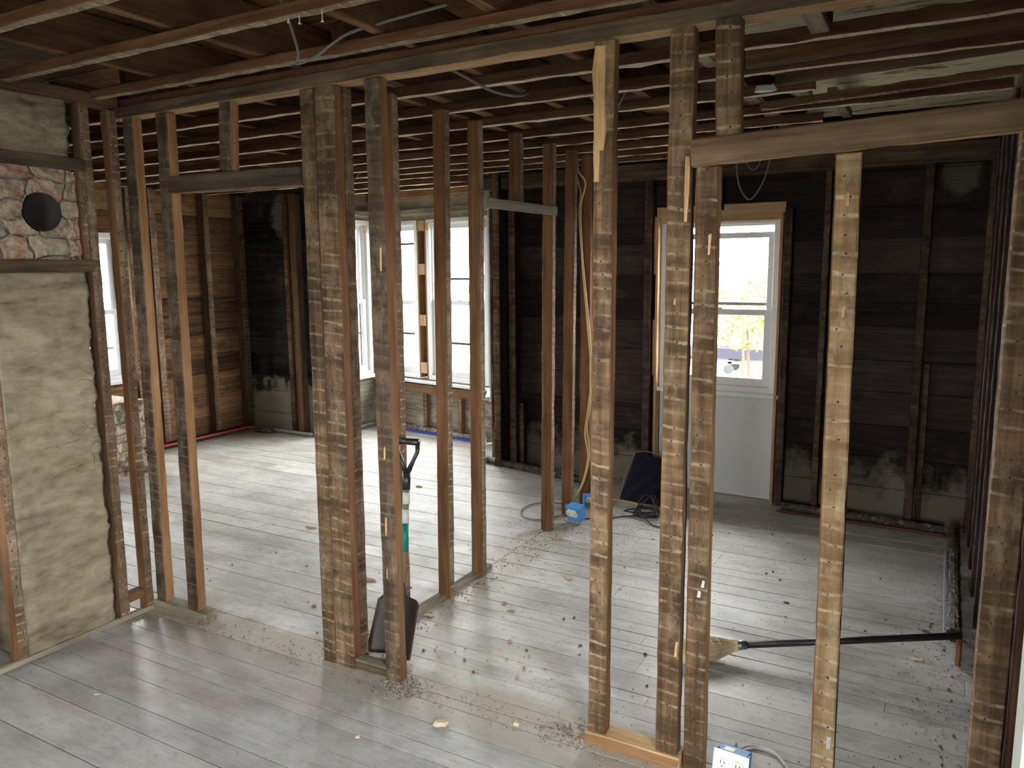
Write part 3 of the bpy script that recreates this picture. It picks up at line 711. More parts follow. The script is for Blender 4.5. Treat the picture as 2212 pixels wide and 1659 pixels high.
ybeam('chimney_rail', 'upper wooden rail across the chimney above the brick patch', -3.340, 1.30, 2.160, 2.130, .03, .052, D(F='plate', R='side', B='side', L='plate'), 'rail', .0)
ybeam('chimney_rail', 'lower wooden rail across the chimney below the brick patch', -3.340, 1.736, 2.160, 1.694, .03, .052, D(F='plate', R='plate', B='plate', L='plate'), 'rail')
lumber('fire_block', 'short lath-marked upright between brick patch and stud', 'block', (-3.372, 2.150, 1.722), (-3.372, 2.150, 2.103), .04, .026, mats=D(F='side', R='lyp', B='side', L='side'))
# masonry pier in the left room
mb = rough_slab(-5.80, 3.62, 4.10, 0., .62, .70, .05, 6, 16, 20, .03, seed=5.)
tag(mb.build('masonry_pier', 'brick'), 'rough masonry stub below the far left window', 'masonry')

# ------------------------------------------------------------------ inner partition (runs away from the camera)
IN = D(F='side', R='lyp', B='side', L='lyp')
def instud(label, yb, yt, xb=-2.13, xt=-2.13, dep=.048, z0=0., z1=2.415, w_=.070, name='stud', mats=IN):
    return lumber(name, label, 'stud', (xb-w_/2, yb+dep/2, z0), (xt-w_/2, yt+dep/2, z1), w_, dep, mats=mats)
instud('first inner partition stud, directly behind the sooty stud and the shovel', 2.773, 2.785)
instud('second inner partition stud with a smooth brown face', 3.128, 3.188, -2.115)
instud('third inner partition stud, at the left end of the grey cross block', 3.450, 3.500, -2.115)
instud('short hanging stud resting on the grey cross block', 3.936, 3.936, z0=2.045, name='cripple_stud')
instud('fourth inner partition stud, at the right end of the grey cross block', 4.305, 4.362, -2.122)
instud('fifth inner partition stud, right behind the blue outlet box', 4.628, 4.685)
instud('last reddish inner partition stud, beside the hanging yellow cable', 4.93, 4.93, dep=.045, mats=D(F='side', R='side', B='side', L='side'))
lumber('cross_block', 'grey weathered cross block between two inner partition studs', 'block', (-2.118, 3.53, 2.008), (-2.118, 4.37, 2.014), .03, .052, (-1, 0, 0), D(F='grey', R='grey', B='grey', L='grey'))
lumber('sole_plate', 'dark worn sole strip at the foot of the inner partition', 'plate', (-2.165, 2.48, .01), (-2.165, 3.60, .01), .05, .022, (-1, 0, 0), D(F='grey', R='grey', B='grey', L='grey'))

# ------------------------------------------------------------------ studs on the outer walls
tB = (math.cos(aB), math.sin(aB), 0)
def bstud(label, X0, X1, z0=.0, z1=2.30, dep=.085, mats=D(F='char', R='chars', B='chars', L='chars'), out=0., name='stud', lean=0.):
    k = .983; u = bu((X0+X1)/2*k); wd = abs(X1-X0)
    a = bw(u, -dep/2-.006+out, z0); b = bw(u+lean, -dep/2-.006+out, z1)
    return lumber(name, label, 'stud', a, b, wd, dep, tB, mats)
CO = D(F='ly', R='chars', B='chars', L='chars')
bstud('lath-marked corner stud where the bay meets the dark back wall', -3.335, -3.270, z1=2.45, mats=D(F='lx', R='chars', B='chars', L='lx'), dep=.14)
bstud('brown stud just right of the bay corner stud', -3.215, -3.150, mats=D(F='lxd', R='chars', B='chars', L='chars'))
bstud('short waist-high stub stud at the foot of the dark wall', -3.135, -3.090, z1=.55, dep=.06, mats=D(F='lx', R='chars', B='chars', L='chars'))
bstud('dark stud left of the single window', -2.005, -1.945)
bstud('dark stud hugging the right side of the single window', -.985, -.935, z1=2.06)
bstud('lath-marked dark stud right of the single window', -.735, -.695, mats=D(F='lxd', R='chars', B='chars', L='chars'))
bstud('reddish dark stud near the right corner', -.150, -.100)
bstud('short stub nailed beside the reddish dark stud', -.09, -.055, z0=.0, z1=1.05, dep=.05)
bstud('ragged corner stud at the far right corner', .195, .235, mats=D(F='lxd', R='chars', B='chars', L='chars'))
bstud('dark short stud above the head of the single window', -1.475, -1.425, z0=2.065, z1=2.28, name='cripple_stud')
lumber('ledger_board', 'dark plate along the top of the dark back wall', 'plate', bw(-.0, -.05, 2.375), bw(3.66, -.05, 2.335), .12, .10, (0, 0, 1), D(F='chars', R='sided', B='plate', L='plate'))
# right wall studs (seen edge-on)
for k, (yv, lb) in enumerate(((5.22, 'farthest'), (4.83, 'second farthest'), (4.42, 'middle'), (4.02, 'third nearest'), (3.66, 'second nearest'), (3.30, 'nearest visible'))):
    lumber('stud', f'{lb} dark stud of the right wall, seen almost edge on', 'stud', (.255, yv, 0), (.255, yv, 2.40), .10, .045, mats=D(F='chars', R='chars', B='chars', L='chary'))
lumber('stud', 'hidden stud of the right wall behind the end post', 'stud', (.255, 2.75, 0), (.255, 2.75, 2.40), .10, .045, mats=D(F='chars', R='chars', B='chars', L='lyp'))
lumber('ledger_board', 'plate along the top of the right wall', 'plate', (.26, 2.45, 2.43), (.26, 5.5, 2.43), .09, .05, (-1, 0, 0), D(F='sided', R='sided', B='sided', L='sided'))
# left room studs
def xlstud(label, y0, y1, z1=2.44, x=-6.57, dep=.09, mats=None, z0=0):
    return lumber('stud', label, 'stud', (x+dep/2+.006, (y0+y1)/2, z0), (x+dep/2+.006, (y0+y1)/2, z1), dep, y1-y0, mats=mats or D(F='sided', R='lyp', B='sided', L='sided'))
xlstud('pale slim stud of the left outer wall seen beside the opening', 4.770, 4.840)
xlstud('stud in the middle of the brown left outer wall', 5.375, 5.440)
xlstud('dark stud at the far left corner of the room', 5.80, 5.882, mats=D(F='sided', R='ly', B='sided', L='sided'))
xlstud('stud left of the far left window', 3.44, 3.50); xlstud('stud right of the far left window', 4.54, 4.60)
def lbst(label, X0, X1, m=D(F='lx', R='side', B='chars', L='chars'), dep=.09, z1=2.42):
    return lumber('stud', label, 'stud', ((X0+X1)/2, 5.90-dep/2-.006, 0), ((X0+X1)/2, 5.90-dep/2-.006, z1), X1-X0, dep, mats=m)
lbst('slim brown stud on the blackened back wall', -5.85, -5.80)
lbst('dark streaked stud beside the slim brown stud', -5.76, -5.68, D(F='sided', R='sided', B='chars', L='chars'))
lbst('corner stud where the blackened wall meets the bay', -5.50, -5.435)
# bay post
pst = empty('mullion_post', byw(.765, -.005)); tag(pst, 'brown post between the two bay front windows, with four small blocks', 'post')
pst.rotation_euler = (0, 0, aF)
def ppart(name, x0, x1, y0, y1, z0, z1, mat, lab=None):
    o = MB().box(x0, x1, y0, y1, z0, z1).build(name, mat, pst, bevel=.002)
    if lab: o['label'] = lab
ppart('jack_board', -.062, -.045, -.01, .10, .56, 2.17, 'orange'); ppart('jack_board', .045, .062, -.01, .10, .56, 2.17, 'orange')
ppart('post_core', -.044, .044, .06, .10, .56, 2.17, 'sided')
for za, zb in ((2.06, 2.165), (1.62, 1.73), (1.10, 1.213), (.607, .72)): ppart('spacer_block', -.044, .044, -.012, .06, za, zb, 'pine', 'light block')
# bay head beams
lumber('bay_header', 'brown beam over the bay windows just under the ceiling strips', 'beam', byw(.0, -.05, 2.425), byw(1.70, -.05, 2.425), .075, .08, (0, 0, 1), D(F='side', R='strip', B='orange', L='orange'))
lumber('bay_lintel', 'weathered lintel resting above the bay window heads', 'beam', byw(.0, -.03, 2.25), byw(1.70, -.03, 2.25), .055, .06, (0, 0, 1), D(F='grey', R='grey', B='grey', L='grey'))
lumber('bay_lintel', 'weathered lintel above the bay side window', 'beam', (-5.385, 5.93, 2.26), (-5.385, 6.66, 2.25), .06, .055, (-1, 0, 0), D(F='grey', R='grey', B='grey', L='grey'))
for k, (u, lb) in enumerate(((.08, 'leftmost'), (.80, 'middle'), (1.30, 'right of the middle'))):
    lumber('stud', f'{lb} short stud below the bay front sill', 'stud', byw(u, -.03, 0), byw(u, -.03, .40), .05, .05, (math.cos(aF), math.sin(aF), 0), D(F='lx', R='side', B='side', L='side'))

# ------------------------------------------------------------------ ceiling: joists (front to back) and strapping strips (left to right)
JM = D(F='joist', R='stripside', B='joist', L='stripside')
jn = ['by the chimney', 'over the left opening', 'left of the triple post', 'above the sooty stud', 'between sooty and centre studs', 'above the centre stud', 'above the right header end', 'above the golden stud', 'at the right edge']
ORD = ['first', 'second', 'third', 'fourth', 'fifth', 'sixth', 'seventh', 'eighth']
jx = [-3.48, -2.92, -2.31, -1.75, -1.30, -.85, -.42, .05]
def joist(x, y0, y1, label, z=2.465, h=.165, w_=.05):
    return ybeam('ceiling_joist', label, x, y0, y1, z+h/2, w_, h, JM, 'joist')
for i, x in enumerate(jx):
    joist(x, 2.48 if x < -3.4 else -2.55, (2.98 if x > -.5 else 5.5) if x > -3.4 else 5.8, f'ceiling joist running front to back, {ORD[i]} counting from the chimney')
for i, x in enumerate((-4.05, -4.62, -5.2, -5.78, -6.3)):
    joist(x, 2.48, 6.5 if x > -5.4 else 5.85, f'left room ceiling joist, {ORD[i]} leftward from the chimney')
joist(-2.165, 2.50, 5.5, 'ceiling joist directly above the inner partition studs', w_=.07)
def strip(label, y, x0, x1, z=2.42, w_=.045, h=.036, bow=0., mats=None):
    mats = mats or D(F='strip_lit' if y > 2.5 else 'strip', R='stripside', B='stripside', L='stripside')
    # axis +x, width dir +y -> local y = z up; F = underside
    return lumber('ceiling_strip', label, 'strip', (x0, y, z+h/2), (x1, y+bow, z+h/2), w_, h, (0, 1, 0), mats, jit=.002)
for i, (y, lb) in enumerate(((2.235, 'nearest in front of the top plate'), (1.845, 'second in front of the top plate, with pale nails'), (1.475, 'third in front of the top plate, at the upper left corner'), (1.08, 'fourth in front of the top plate'), (.70, 'fifth in front of the top plate'), (.30, 'sixth in front of the top plate'), (-.1, 'seventh in front of the top plate'))):
    strip(f'ceiling strip {lb}', y, -3.33, .88 if y < 1.5 else .15)
strip('pale lath-ended ceiling strip lying on top of the top plate', 2.385, -3.40, .30, z=2.413, h=.03)
far = [2.585, 2.915, 3.30, 3.70, 4.13, 4.49, 4.85, 5.14, 5.42]
nm = ['first', 'second', 'third', 'fourth', 'fifth', 'sixth', 'seventh', 'eighth', 'ninth']
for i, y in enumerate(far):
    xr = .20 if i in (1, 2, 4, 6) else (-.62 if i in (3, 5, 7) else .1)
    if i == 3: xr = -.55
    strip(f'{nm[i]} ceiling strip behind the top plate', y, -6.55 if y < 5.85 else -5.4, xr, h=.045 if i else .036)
strip('first ceiling strip over the bay', 5.83, -5.40, -3.5, h=.045); strip('second ceiling strip over the bay', 6.14, -5.38, -3.7, h=.045)
# big trimmers / old joists at the right
RJ = D(F='joist', R='sided', B='sided', L='side')
lumber('ceiling_beam', 'thick brown beam crossing the upper right ceiling', 'beam', (-.73, 3.20, 2.475), (.25, 3.20, 2.49), .05, .10, (0, 1, 0), D(F='plate', R='side', B='side', L='joist'))
lumber('ceiling_beam', 'dark narrow beam crossing in front of the cream ceiling board', 'beam', (-.70, 3.62, 2.47), (.25, 3.52, 2.48), .03, .07, (0, 1, 0), D(F='sided', R='sided', B='sided', L='sided'))
lumber('ceiling_beam', 'broken strip ending over the right header with split end', 'beam', (-.84, 4.02, 2.435), (.22, 3.86, 2.44), .045, .035, (0, 1, 0), D(F='strip', R='stripside', B='stripside', L='stripside'), jit=.003)
ybeam('ceiling_trimmer', 'short trimmer where the cream ceiling board begins', -.88, 3.05, 5.35, 2.50, .06, .07, D(F='grey', R='joist', B='joist', L='joist'), 'trimmer')
for k, (x, y, lb) in enumerate(((-.66, 3.9, 'leftmost'), (-.55, 4.6, 'right'))):
    ybeam('ceiling_trimmer', f'{lb} short pale cross piece by the cream ceiling board', x, y-.35, y+.3, 2.515, .05, .04, D(F='grey', R='grey', B='strip', L='grey'), 'trimmer')
ybeam('blocking', 'short pale block hanging beside the upper cripple stud', -.66, 2.45, 2.60, 2.40, .05, .03, D(F='grey', R='grey', B='grey', L='grey'), 'block', .02)
ybeam('blocking', 'grey short block above the golden stud at the top edge', -.42, 2.50, 2.95, 2.448, .06, .03, D(F='grey', R='grey', B='grey', L='grey'), 'block')
lump = MB(); lump.chunk((0, 0, 0), .055, .03, .03, 0, .3, 9)
tag(lump.build('plaster_lump', 'panel', loc=(-.74, 3.60, 2.415)), 'pale plaster lump stuck by the beam ends at the upper right', 'plaster')
# nails under the near strip
for k, (x, lz) in enumerate(((-1.79, .012), (-1.745, .022), (-1.655, .03))):
    n_ = MB(); n_.tube([(x, 1.845, 2.424), (x, 1.845, 2.42-lz)], .0018, 6); n_.tube([(x, 1.845, 2.42-lz), (x, 1.845, 2.417-lz)], [.005, .004], 8)
    tag(n_.build('nail', 'nail'), ['small pale nail under the second near ceiling strip, left of three', 'middle pale nail under the second near ceiling strip', 'large headed pale nail under the second near ceiling strip'][k], 'nail', 'nails under the near strip')

# ------------------------------------------------------------------ cables
def cable(name, label, cat, pts, rad, mat, group=None, res=5, parent=None):
    P_ = [Vector(p) for p in pts]; Q = []
    if mat == 'romex' and 'hanging' in label:
        o_ = Vector((0, 0, 1.66)); P_ = [(o_ + (p-o_)*.97 if p.z > .1 else p) for p in P_]
    for i in range(len(P_)-1):
        p0, p1, p2, p3 = P_[max(i-1, 0)], P_[i], P_[i+1], P_[min(i+2, len(P_)-1)]
        for j in range(res):
            t = j/res; Q.append(.5*((2*p1) + (p2-p0)*t + (2*p0-5*p1+4*p2-p3)*t*t + (3*p1-p0-3*p2+p3)*t**3))
    Q.append(P_[-1])
    o = MB().tube(Q, rad, 8).build(name, mat, parent, smooth=True)
    if label: tag(o, label, cat, group)
    return o
cable('electric_cable', 'yellow cable hanging from the ceiling beside the last inner stud, outer strand', 'cable',
      [(-2.26, 5.0, 2.44), (-2.25, 5.0, 2.33), (-2.195, 5.0, 2.24), (-2.23, 5.0, 2.08), (-2.215, 5.0, 1.73), (-2.165, 5.0, 1.28), (-2.135, 5.0, .89), (-2.15, 5.0, .70), (-2.175, 5.0, .55), (-2.155, 5.0, .35), (-2.18, 4.96, .16), (-2.21, 4.85, .02), (-2.10, 4.80, .008), (-2.07, 4.64, .05)], .006, 'romex')
cable('electric_cable', 'yellow cable hanging from the ceiling beside the last inner stud, inner strand', 'cable',
      [(-2.28, 5.02, 2.44), (-2.27, 5.02, 2.30), (-2.24, 5.02, 2.18), (-2.25, 5.02, 2.05), (-2.225, 5.02, 1.70), (-2.18, 5.01, 1.28), (-2.15, 5.01, .92), (-2.17, 5.0, .66), (-2.19, 5.0, .50), (-2.165, 5.0, .33), (-2.20, 4.98, .14), (-2.235, 4.9, .012)], .006, 'romex')
cable('electric_cable', 'yellow cable lying on the floor towards the navy bag', 'cable',
      [(-2.16, 4.97, .07), (-2.10, 5.05, .03), (-2.0, 5.12, .007), (-1.85, 5.10, .007), (-1.76, 5.04, .007), (-1.70, 5.08, .007), (-1.62, 5.06, .007), (-1.5, 5.02, .007)], .006, 'romex')
cc = [(-2.10, 4.55, .007), (-1.95, 4.66, .007), (-1.86, 4.72, .007), (-1.78, 4.80, .008)]
g = random.Random(4)
for k in range(34):
    t = k*1.02; cx_ = -1.70 + .03*math.sin(k*.7); a_ = .085+.03*math.sin(k*1.3); b_ = .10+.03*math.cos(k*.9)
    zz = .010 + .03*abs(math.sin(k*.43)) + (.09 if k in (7, 8, 20) else 0)
    cc.append((cx_ + a_*math.cos(t), 4.88 + b_*math.sin(t)*.8, zz))
cc += [(-1.60, 4.72, .008), (-1.5, 4.68, .008)]
cable('power_cord', 'tangled black power cord on the floor in front of the navy bag', 'cord', cc, .0045, 'black')
cable('electric_cable', 'thin grey cable looping on the floor behind the fourth inner stud', 'cable', [(-2.06, 4.56, .05), (-2.14, 4.58, .03), (-2.22, 4.52, .01), (-2.32, 4.44, .006), (-2.44, 4.50, .006), (-2.50, 4.66, .006), (-2.44, 4.82, .006), (-2.30, 4.86, .006), (-2.17, 4.80, .006)], .0035, 'wireg')
cable('electric_cable', 'white cable lying in an arc behind the double outlet', 'cable', [(-.52, 2.47, .08), (-.53, 2.52, .02), (-.50, 2.585, .006), (-.43, 2.595, .006), (-.375, 2.54, .006), (-.335, 2.47, .006), (-.315, 2.40, .006), (-.32, 2.30, .006)], .0045, 'wirew')
cable('electric_cable', 'grey cable sagging from the joists above the left opening', 'cable', [(-1.735, 1.55, 2.54), (-1.80, 1.80, 2.50), (-2.00, 2.10, 2.415), (-2.08, 2.17, 2.395), (-1.99, 2.17, 2.405), (-1.90, 2.17, 2.44), (-1.80, 2.18, 2.47), (-1.45, 2.2, 2.50)], .005, 'wireg')
cable('electric_cable', 'grey cable drooping in a loop below the right header', 'cable', [(-1.10, 4.6, 2.44), (-1.088, 4.6, 2.25), (-1.065, 4.6, 2.12), (-1.01, 4.6, 2.045), (-.955, 4.6, 2.10), (-.915, 4.6, 2.20), (-.895, 4.6, 2.32), (-.88, 4.6, 2.46)], .005, 'wireg')
cable('electric_cable', 'thin inner loop of cable below the right header', 'cable', [(-1.06, 4.49, 2.43), (-1.05, 4.56, 2.36), (-1.035, 4.6, 2.26), (-1.0, 4.62, 2.21), (-.96, 4.6, 2.24), (-.94, 4.56, 2.34), (-.94, 4.49, 2.43)], .0035, 'wireg')
cable('electric_cable', 'black cable dropping from the ceiling beside the bay side window', 'cable', [(-3.95, 4.9, 2.55), (-4.09, 5.0, 2.50), (-4.22, 5.0, 2.39), (-4.28, 5.0, 2.27), (-4.295, 5.0, 2.10)], .006, 'black')
cable('electric_cable', 'grey cable snaking over the ceiling strips right of the second inner stud', 'cable', [(-1.95, 2.72, 2.53), (-1.80, 2.78, 2.46), (-1.72, 2.95, 2.405), (-1.66, 3.1, 2.41), (-1.72, 3.3, 2.50)], .006, 'wireg')
cable('electric_cable', 'V shaped hanging cable left of the centre stud near the ceiling', 'cable', [(-1.46, 3.3, 2.47), (-1.45, 3.42, 2.40), (-1.44, 3.5, 2.33), (-1.41, 3.52, 2.345), (-1.37, 3.5, 2.41), (-1.33, 3.5, 2.48)], .005, 'wireg')

# ------------------------------------------------------------------ outlet boxes
def outlet(loc, rz, tilt, label, sc=1., group=None, plate=True):
    e = empty('outlet_box', loc, rz); e.scale = (sc, sc, sc); tag(e, label, 'outlet', group)
    r_ = Matrix.Rotation(tilt, 4, 'X')
    def put(o): o.matrix_basis = r_; return o
    pl = put(MB().box(-.058, .058, -.004, .002, 0, .114).build('cover_plate', 'outlet', e, bevel=.003))
    if not plate: pl.data.clear_geometry(); pl.data.from_pydata([(-.03, -.003, .05), (.03, -.003, .05), (.03, -.003, .1), (-.03, -.003, .1), (-.03, .002, .05), (.03, .002, .05), (.03, .002, .1), (-.03, .002, .1)], [], [(0, 1, 2, 3), (7, 6, 5, 4), (0, 4, 5, 1), (3, 2, 6, 7), (0, 3, 7, 4), (1, 5, 6, 2)])
    for sx_ in (-1, 1):
        m_ = MB(); m_.v = []; n_ = 20
        for yv in (-.0075, -.003):
            for j in range(n_):
                t = 2*math.pi*j/n_; m_.v.append((sx_*.025 + .0165*math.cos(t), yv, .075 + .0175*max(-.85, min(.85, math.sin(t)))))
        for j in range(n_): m_.f.append([j, (j+1) % n_, n_+(j+1) % n_, n_+j]); m_.mi.append(0); m_.r.append(0)
        m_.f.append(list(range(n_))[::-1]); m_.mi.append(0); m_.r.append(0)
        rc_ = m_.build('receptacle', 'outlet', pl)
        s1 = MB().box(sx_*.025-.007, sx_*.025-.005, -.0082, -.0074, .072, .082).box(sx_*.025+.005, sx_*.025+.007, -.0082, -.0074, .072, .082).box(sx_*.025-.002, sx_*.025+.002, -.0082, -.0074, .062, .066)
        s1.build('slot', 'black', pl)
        m2 = MB(); m2.v = []
    bb = put(MB().box(-.048, .048, .003, .07, .015, .108).build('back_box', 'blue', e, bevel=.004))
    MB().box(-.053, -.0485, .01, .03, .095, .113).build('mounting_ear', 'blue', bb)
    MB().box(.0485, .054, .01, .03, .09, .11).build('mounting_ear', 'blue', bb)
    if plate: st_ = MB().box(-.032, .0, .018, .050, .1082, .109).build('sticker', 'outlet', bb)
    return e
outlet((-.513, 2.335, .0), R(-4), R(-12), 'white double outlet with blue box and white sticker in the foreground', 1.0)
outlet((-2.045, 4.50, .0), R(-12), R(16), 'blue outlet box tipped forward at the foot of the fifth inner stud', 1.1, plate=False)
outlet((-2.10, 4.88, .0), R(40), R(10), 'blue outlet box half hidden behind the centre stud', .8, plate=False)

# ------------------------------------------------------------------ pipes on the floor
def tubething(name, label, cat, pts, rad, mat, n=12, wob=0.):
    P_ = []
    for a, b in zip(pts, pts[1:]):
        a, b = Vector(a), Vector(b); k = max(1, int((b-a).length/.03))
        for i in range(k): P_.append(a.lerp(b, i/k))
    P_.append(Vector(pts[-1]))
    rg = random.Random(len(P_)); rr = [rad*(1+rg.uniform(-wob, wob)) for _ in P_]
    return tag(MB().tube(P_, rr, n).build(name, mat, smooth=wob == 0), label, cat)
ip = empty('insulated_pipe', (.125, 3.59, .0)); tag(ip, 'foil wrapped pipe along the right wall with a copper riser', 'pipe')
def ipart(mb, name, mat, lab=None):
    o = mb.build(name, mat, ip); o.matrix_parent_inverse = Matrix.Translation((-.125, -3.59, 0)); 
    if lab: o['label'] = lab
g = random.Random(2)
pts = [Vector((.122+(.01)*(i/55), 3.60+1.62*i/55, .118-.03*(i/55))) for i in range(56)]
ipart(MB().tube(pts, [.030*(1+g.uniform(-.1, .1)) for _ in pts], 12), 'pipe_wrap', 'foilb', 'shiny brown wrapping')
ipart(MB().tube([(.142, 3.575, .0), (.142, 3.575, .09), (.142, 3.61, .115)], .011, 10), 'riser', 'copper', 'copper riser')
ipart(MB().box(.084, .087, 3.66, 4.75, .045, .115), 'plastic_film', 'palebl', 'pale blue plastic edge')
for i, yv in enumerate((4.4, 5.1)): ipart(MB().box(.11, .14, yv, yv+.03, .0, .10), 'pipe_block', 'sided')
tubething('insulated_pipe', 'foil wrapped red pipe along the foot of the dark back wall', 'pipe', [(-.90, 5.43, .035), (-.3, 5.40, .035), (.08, 5.37, .035)], .026, 'foilb', wob=.12)
tubething('red_pipe', 'thin red tube in front of the wrapped pipe at the back wall', 'pipe', [(-.92, 5.375, .012), (.10, 5.325, .012)], .009, 'darkred')
tubething('red_pipe', 'red tube along the foot of the left outer wall', 'pipe', [(-6.35, 4.15, .045), (-6.35, 5.68, .045), (-6.28, 5.72, .045)], .012, 'redpipe')
lumber('base_board', 'dark sole board under the red tube of the left outer wall', 'board', (-6.425, 4.15, .025), (-6.425, 5.70, .025), .09, .05, (-1, 0, 0), D(F='chars', R='chars', B='chars', L='char'))
tubething('grey_pipe', 'grey tube along the foot of the blackened back wall', 'pipe', [(-6.24, 5.76, .03), (-5.52, 5.74, .03)], .018, 'greypipe')
tubething('foil_coupling', 'foil lump on the tube in the far left corner', 'pipe', [(-6.25, 5.70, .03), (-6.02, 5.70, .03)], .028, 'foil', wob=.2)
tubething('grey_pipe', 'grey tube along the foot of the bay side wall', 'pipe', [(-5.33, 5.7, .03), (-5.33, 6.58, .03), (-5.28, 6.60, .03)], .018, 'greypipe')
bp = empty('foil_pipe', byw(.17, -.10)); bp.rotation_euler = (0, 0, aF); tag(bp, 'foil wrapped pipe with a blue plastic strip along the foot of the bay', 'pipe')
g = random.Random(6); pts = [Vector((.0+1.50*i/60, 0, .034)) for i in range(61)]
MB().tube(pts, [.032*(1+g.uniform(-.12, .12)) for _ in pts], 12).build('pipe_wrap', 'foil', bp)
MB().box(.02, 1.48, -.042, -.032, .0, .022).build('plastic_strip', 'bluestripe', bp)['label'] = 'bright blue strip'
fp = [Vector((-3.42, 5.66, .03)).lerp(Vector((-2.36, 5.42, .03)), i/36) for i in range(37)]
tag(MB().tube(fp, [.030*(1+g.uniform(-.2, .2)) for _ in fp], 10).build('foil_sill', 'foilb'), 'crumpled foil wrapped strip at the foot of the dark wall behind the inner studs', 'pipe')

# ------------------------------------------------------------------ broom
br = empty('broom', (-.72, 3.15, 0)); tag(br, 'straw broom, its black handle propped on the pipe at the right', 'broom')
def brp(mb, name, mat, lab=None, smooth=False):
    o = mb.build(name, mat, br, smooth=smooth); o.matrix_parent_inverse = Matrix.Translation((.72, -3.15, 0))
    if lab: o['label'] = lab
f0 = Vector((-.655, 3.215, .062)); he = Vector((.143, 3.505, .163)); hd = (he-f0).normalized()
brp(MB().tube([f0, he], .0145, 14), 'handle', 'blk', 'black handle', True)
brp(MB().tube([f0-hd*.045, f0+hd*.004], [.022, .018], 14), 'ferrule', 'chrome', 'grey metal collar', True)
tail = Vector((-.905, 3.085, .030)); mb = MB(); g = random.Random(12)
b0 = f0-hd*.04; ax = (tail-b0); sdv = Vector((0, 0, 1)).cross(ax.normalized()).normalized()
for k in range(420):
    a = g.uniform(-1, 1); c_ = g.uniform(-1, 1); t = g.uniform(.82, 1.08)
    r0 = .017; r1 = .078
    P0 = b0 + sdv*a*r0 + Vector((0, 0, c_*.014))
    Pm = b0 + ax*.38 + sdv*a*.058 + Vector((0, 0, c_*.025))
    P1 = b0 + ax*t + sdv*a*r1 + Vector((0, 0, c_*.022))
    for q_ in (P0, Pm, P1): q_.z = max(q_.z, .003)
    mb.tube([P0, Pm, P1], .0016, 4)
brp(mb, 'bristles', 'straw', 'tan straw bristles')
mb = MB(); 
for k in (.30, .42):
    loop_ = []
    for j in range(17):
        t = 2*math.pi*j/16; loop_.append(b0 + ax*k + sdv*math.cos(t)*(.040+.04*k) + Vector((0, 0, math.sin(t)*.027)))
    mb.tube(loop_, .0022, 6)
brp(mb, 'stitching', 'wirew')
brp(MB().tube([b0 - hd*.012, b0+hd*.008], [.026, .025], 12), 'neck_wrap', 'straw')

# ------------------------------------------------------------------ shovel
sh = empty('shovel', (-2.01, 2.49, 0)); tag(sh, 'square bladed shovel with a D handle leaning behind the sooty stud', 'shovel')
def shp(mb, name, mat, lab=None, smooth=False, thick=0.):
    o = mb.build(name, mat, sh, smooth=smooth); o.matrix_parent_inverse = Matrix.Translation((2.01, -2.49, 0))
    if thick: o.modifiers.new('t', 'SOLIDIFY').thickness = thick
    if lab: o['label'] = lab
    return o
mb = MB(); nx, nz = 12, 14
BL, BR_, TL, TR = Vector((-2.118, 2.470, .012)), Vector((-1.905, 2.500, .004)), Vector((-2.112, 2.565, .245)), Vector((-1.912, 2.590, .240))
for j in range(nz+1):
    for i in range(nx+1):
        s_, t_ = i/nx, j/nz
        p_ = BL.lerp(BR_, s_).lerp(TL.lerp(TR, s_), t_)
        p_.y += .028*(1-(2*s_-1)**2)
        edge = max(0, abs(2*s_-1)-.82)/.18
        if j == nz: p_.z -= .018*edge
        if j == 0: p_.z += .012*edge
        if j == nz: p_.z += .018*math.exp(-((2*s_-1)/.22)**2)
        mb.v.append(tuple(p_))
for j in range(nz):
    for i in range(nx):
        a = j*(nx+1)+i; mb.f.append([a, a+1, a+nx+2, a+nx+1]); mb.mi.append(0); mb.r.append(0)
shp(mb, 'blade', 'steel', 'dark steel blade', True, .003)
s0, s1, s2 = Vector((-2.008, 2.598, .20)), Vector((-2.030, 2.655, .50)), Vector((-2.049, 2.705, .725))
shp(MB().tube([s0, Vector((-2.012, 2.605, .25)), Vector((-2.015, 2.613, .30))], [.012, .0185, .0185], 12), 'socket', 'steel', None, True)
shaft_ = shp(MB().tube([Vector((-2.013, 2.611, .28)), s1, s2], .0165, 14), 'shaft', 'shaft', None, True)
ddir = (s2-s1).normalized(); xg = Vector((1, .10, 0)).normalized()
sk = s2 + ddir*.055; top = s2 + ddir*.185
shp(MB().tube([s2-ddir*.03, sk], [.0185, .0195], 14), 'grip_socket', 'blk', None, True)
hl = [sk - xg*.010, sk - xg*.030 + ddir*.045, sk - xg*.050 + ddir*.085, top - xg*.052]
hr = [sk + xg*.010, sk + xg*.030 + ddir*.045, sk + xg*.050 + ddir*.085, top + xg*.052]
mb = MB().tube(hl, [.012, .0095, .0095, .011], 10).tube(hr, [.012, .0095, .0095, .011], 10)
shp(mb, 'handle_fork', 'blk', None, True)
shp(MB().tube([top-xg*.056, top+xg*.056], .0155, 14), 'hand_bar', 'blk', 'black D handle bar', True)
for (ta, tb, m_, lb) in ((.01, .06, 'sticker', 'small white label'), (.085, .145, 'sticker', 'second white label'), (.146, .27, 'green', 'green label')):
    a = s2 - ddir*(ta+.03) + Vector((.006, -.004, 0)); b = s2 - ddir*(tb+.03) + Vector((.006, -.004, 0))
    shp(MB().tube([a, b], .0162, 14), 'shaft_label', m_, lb, True)

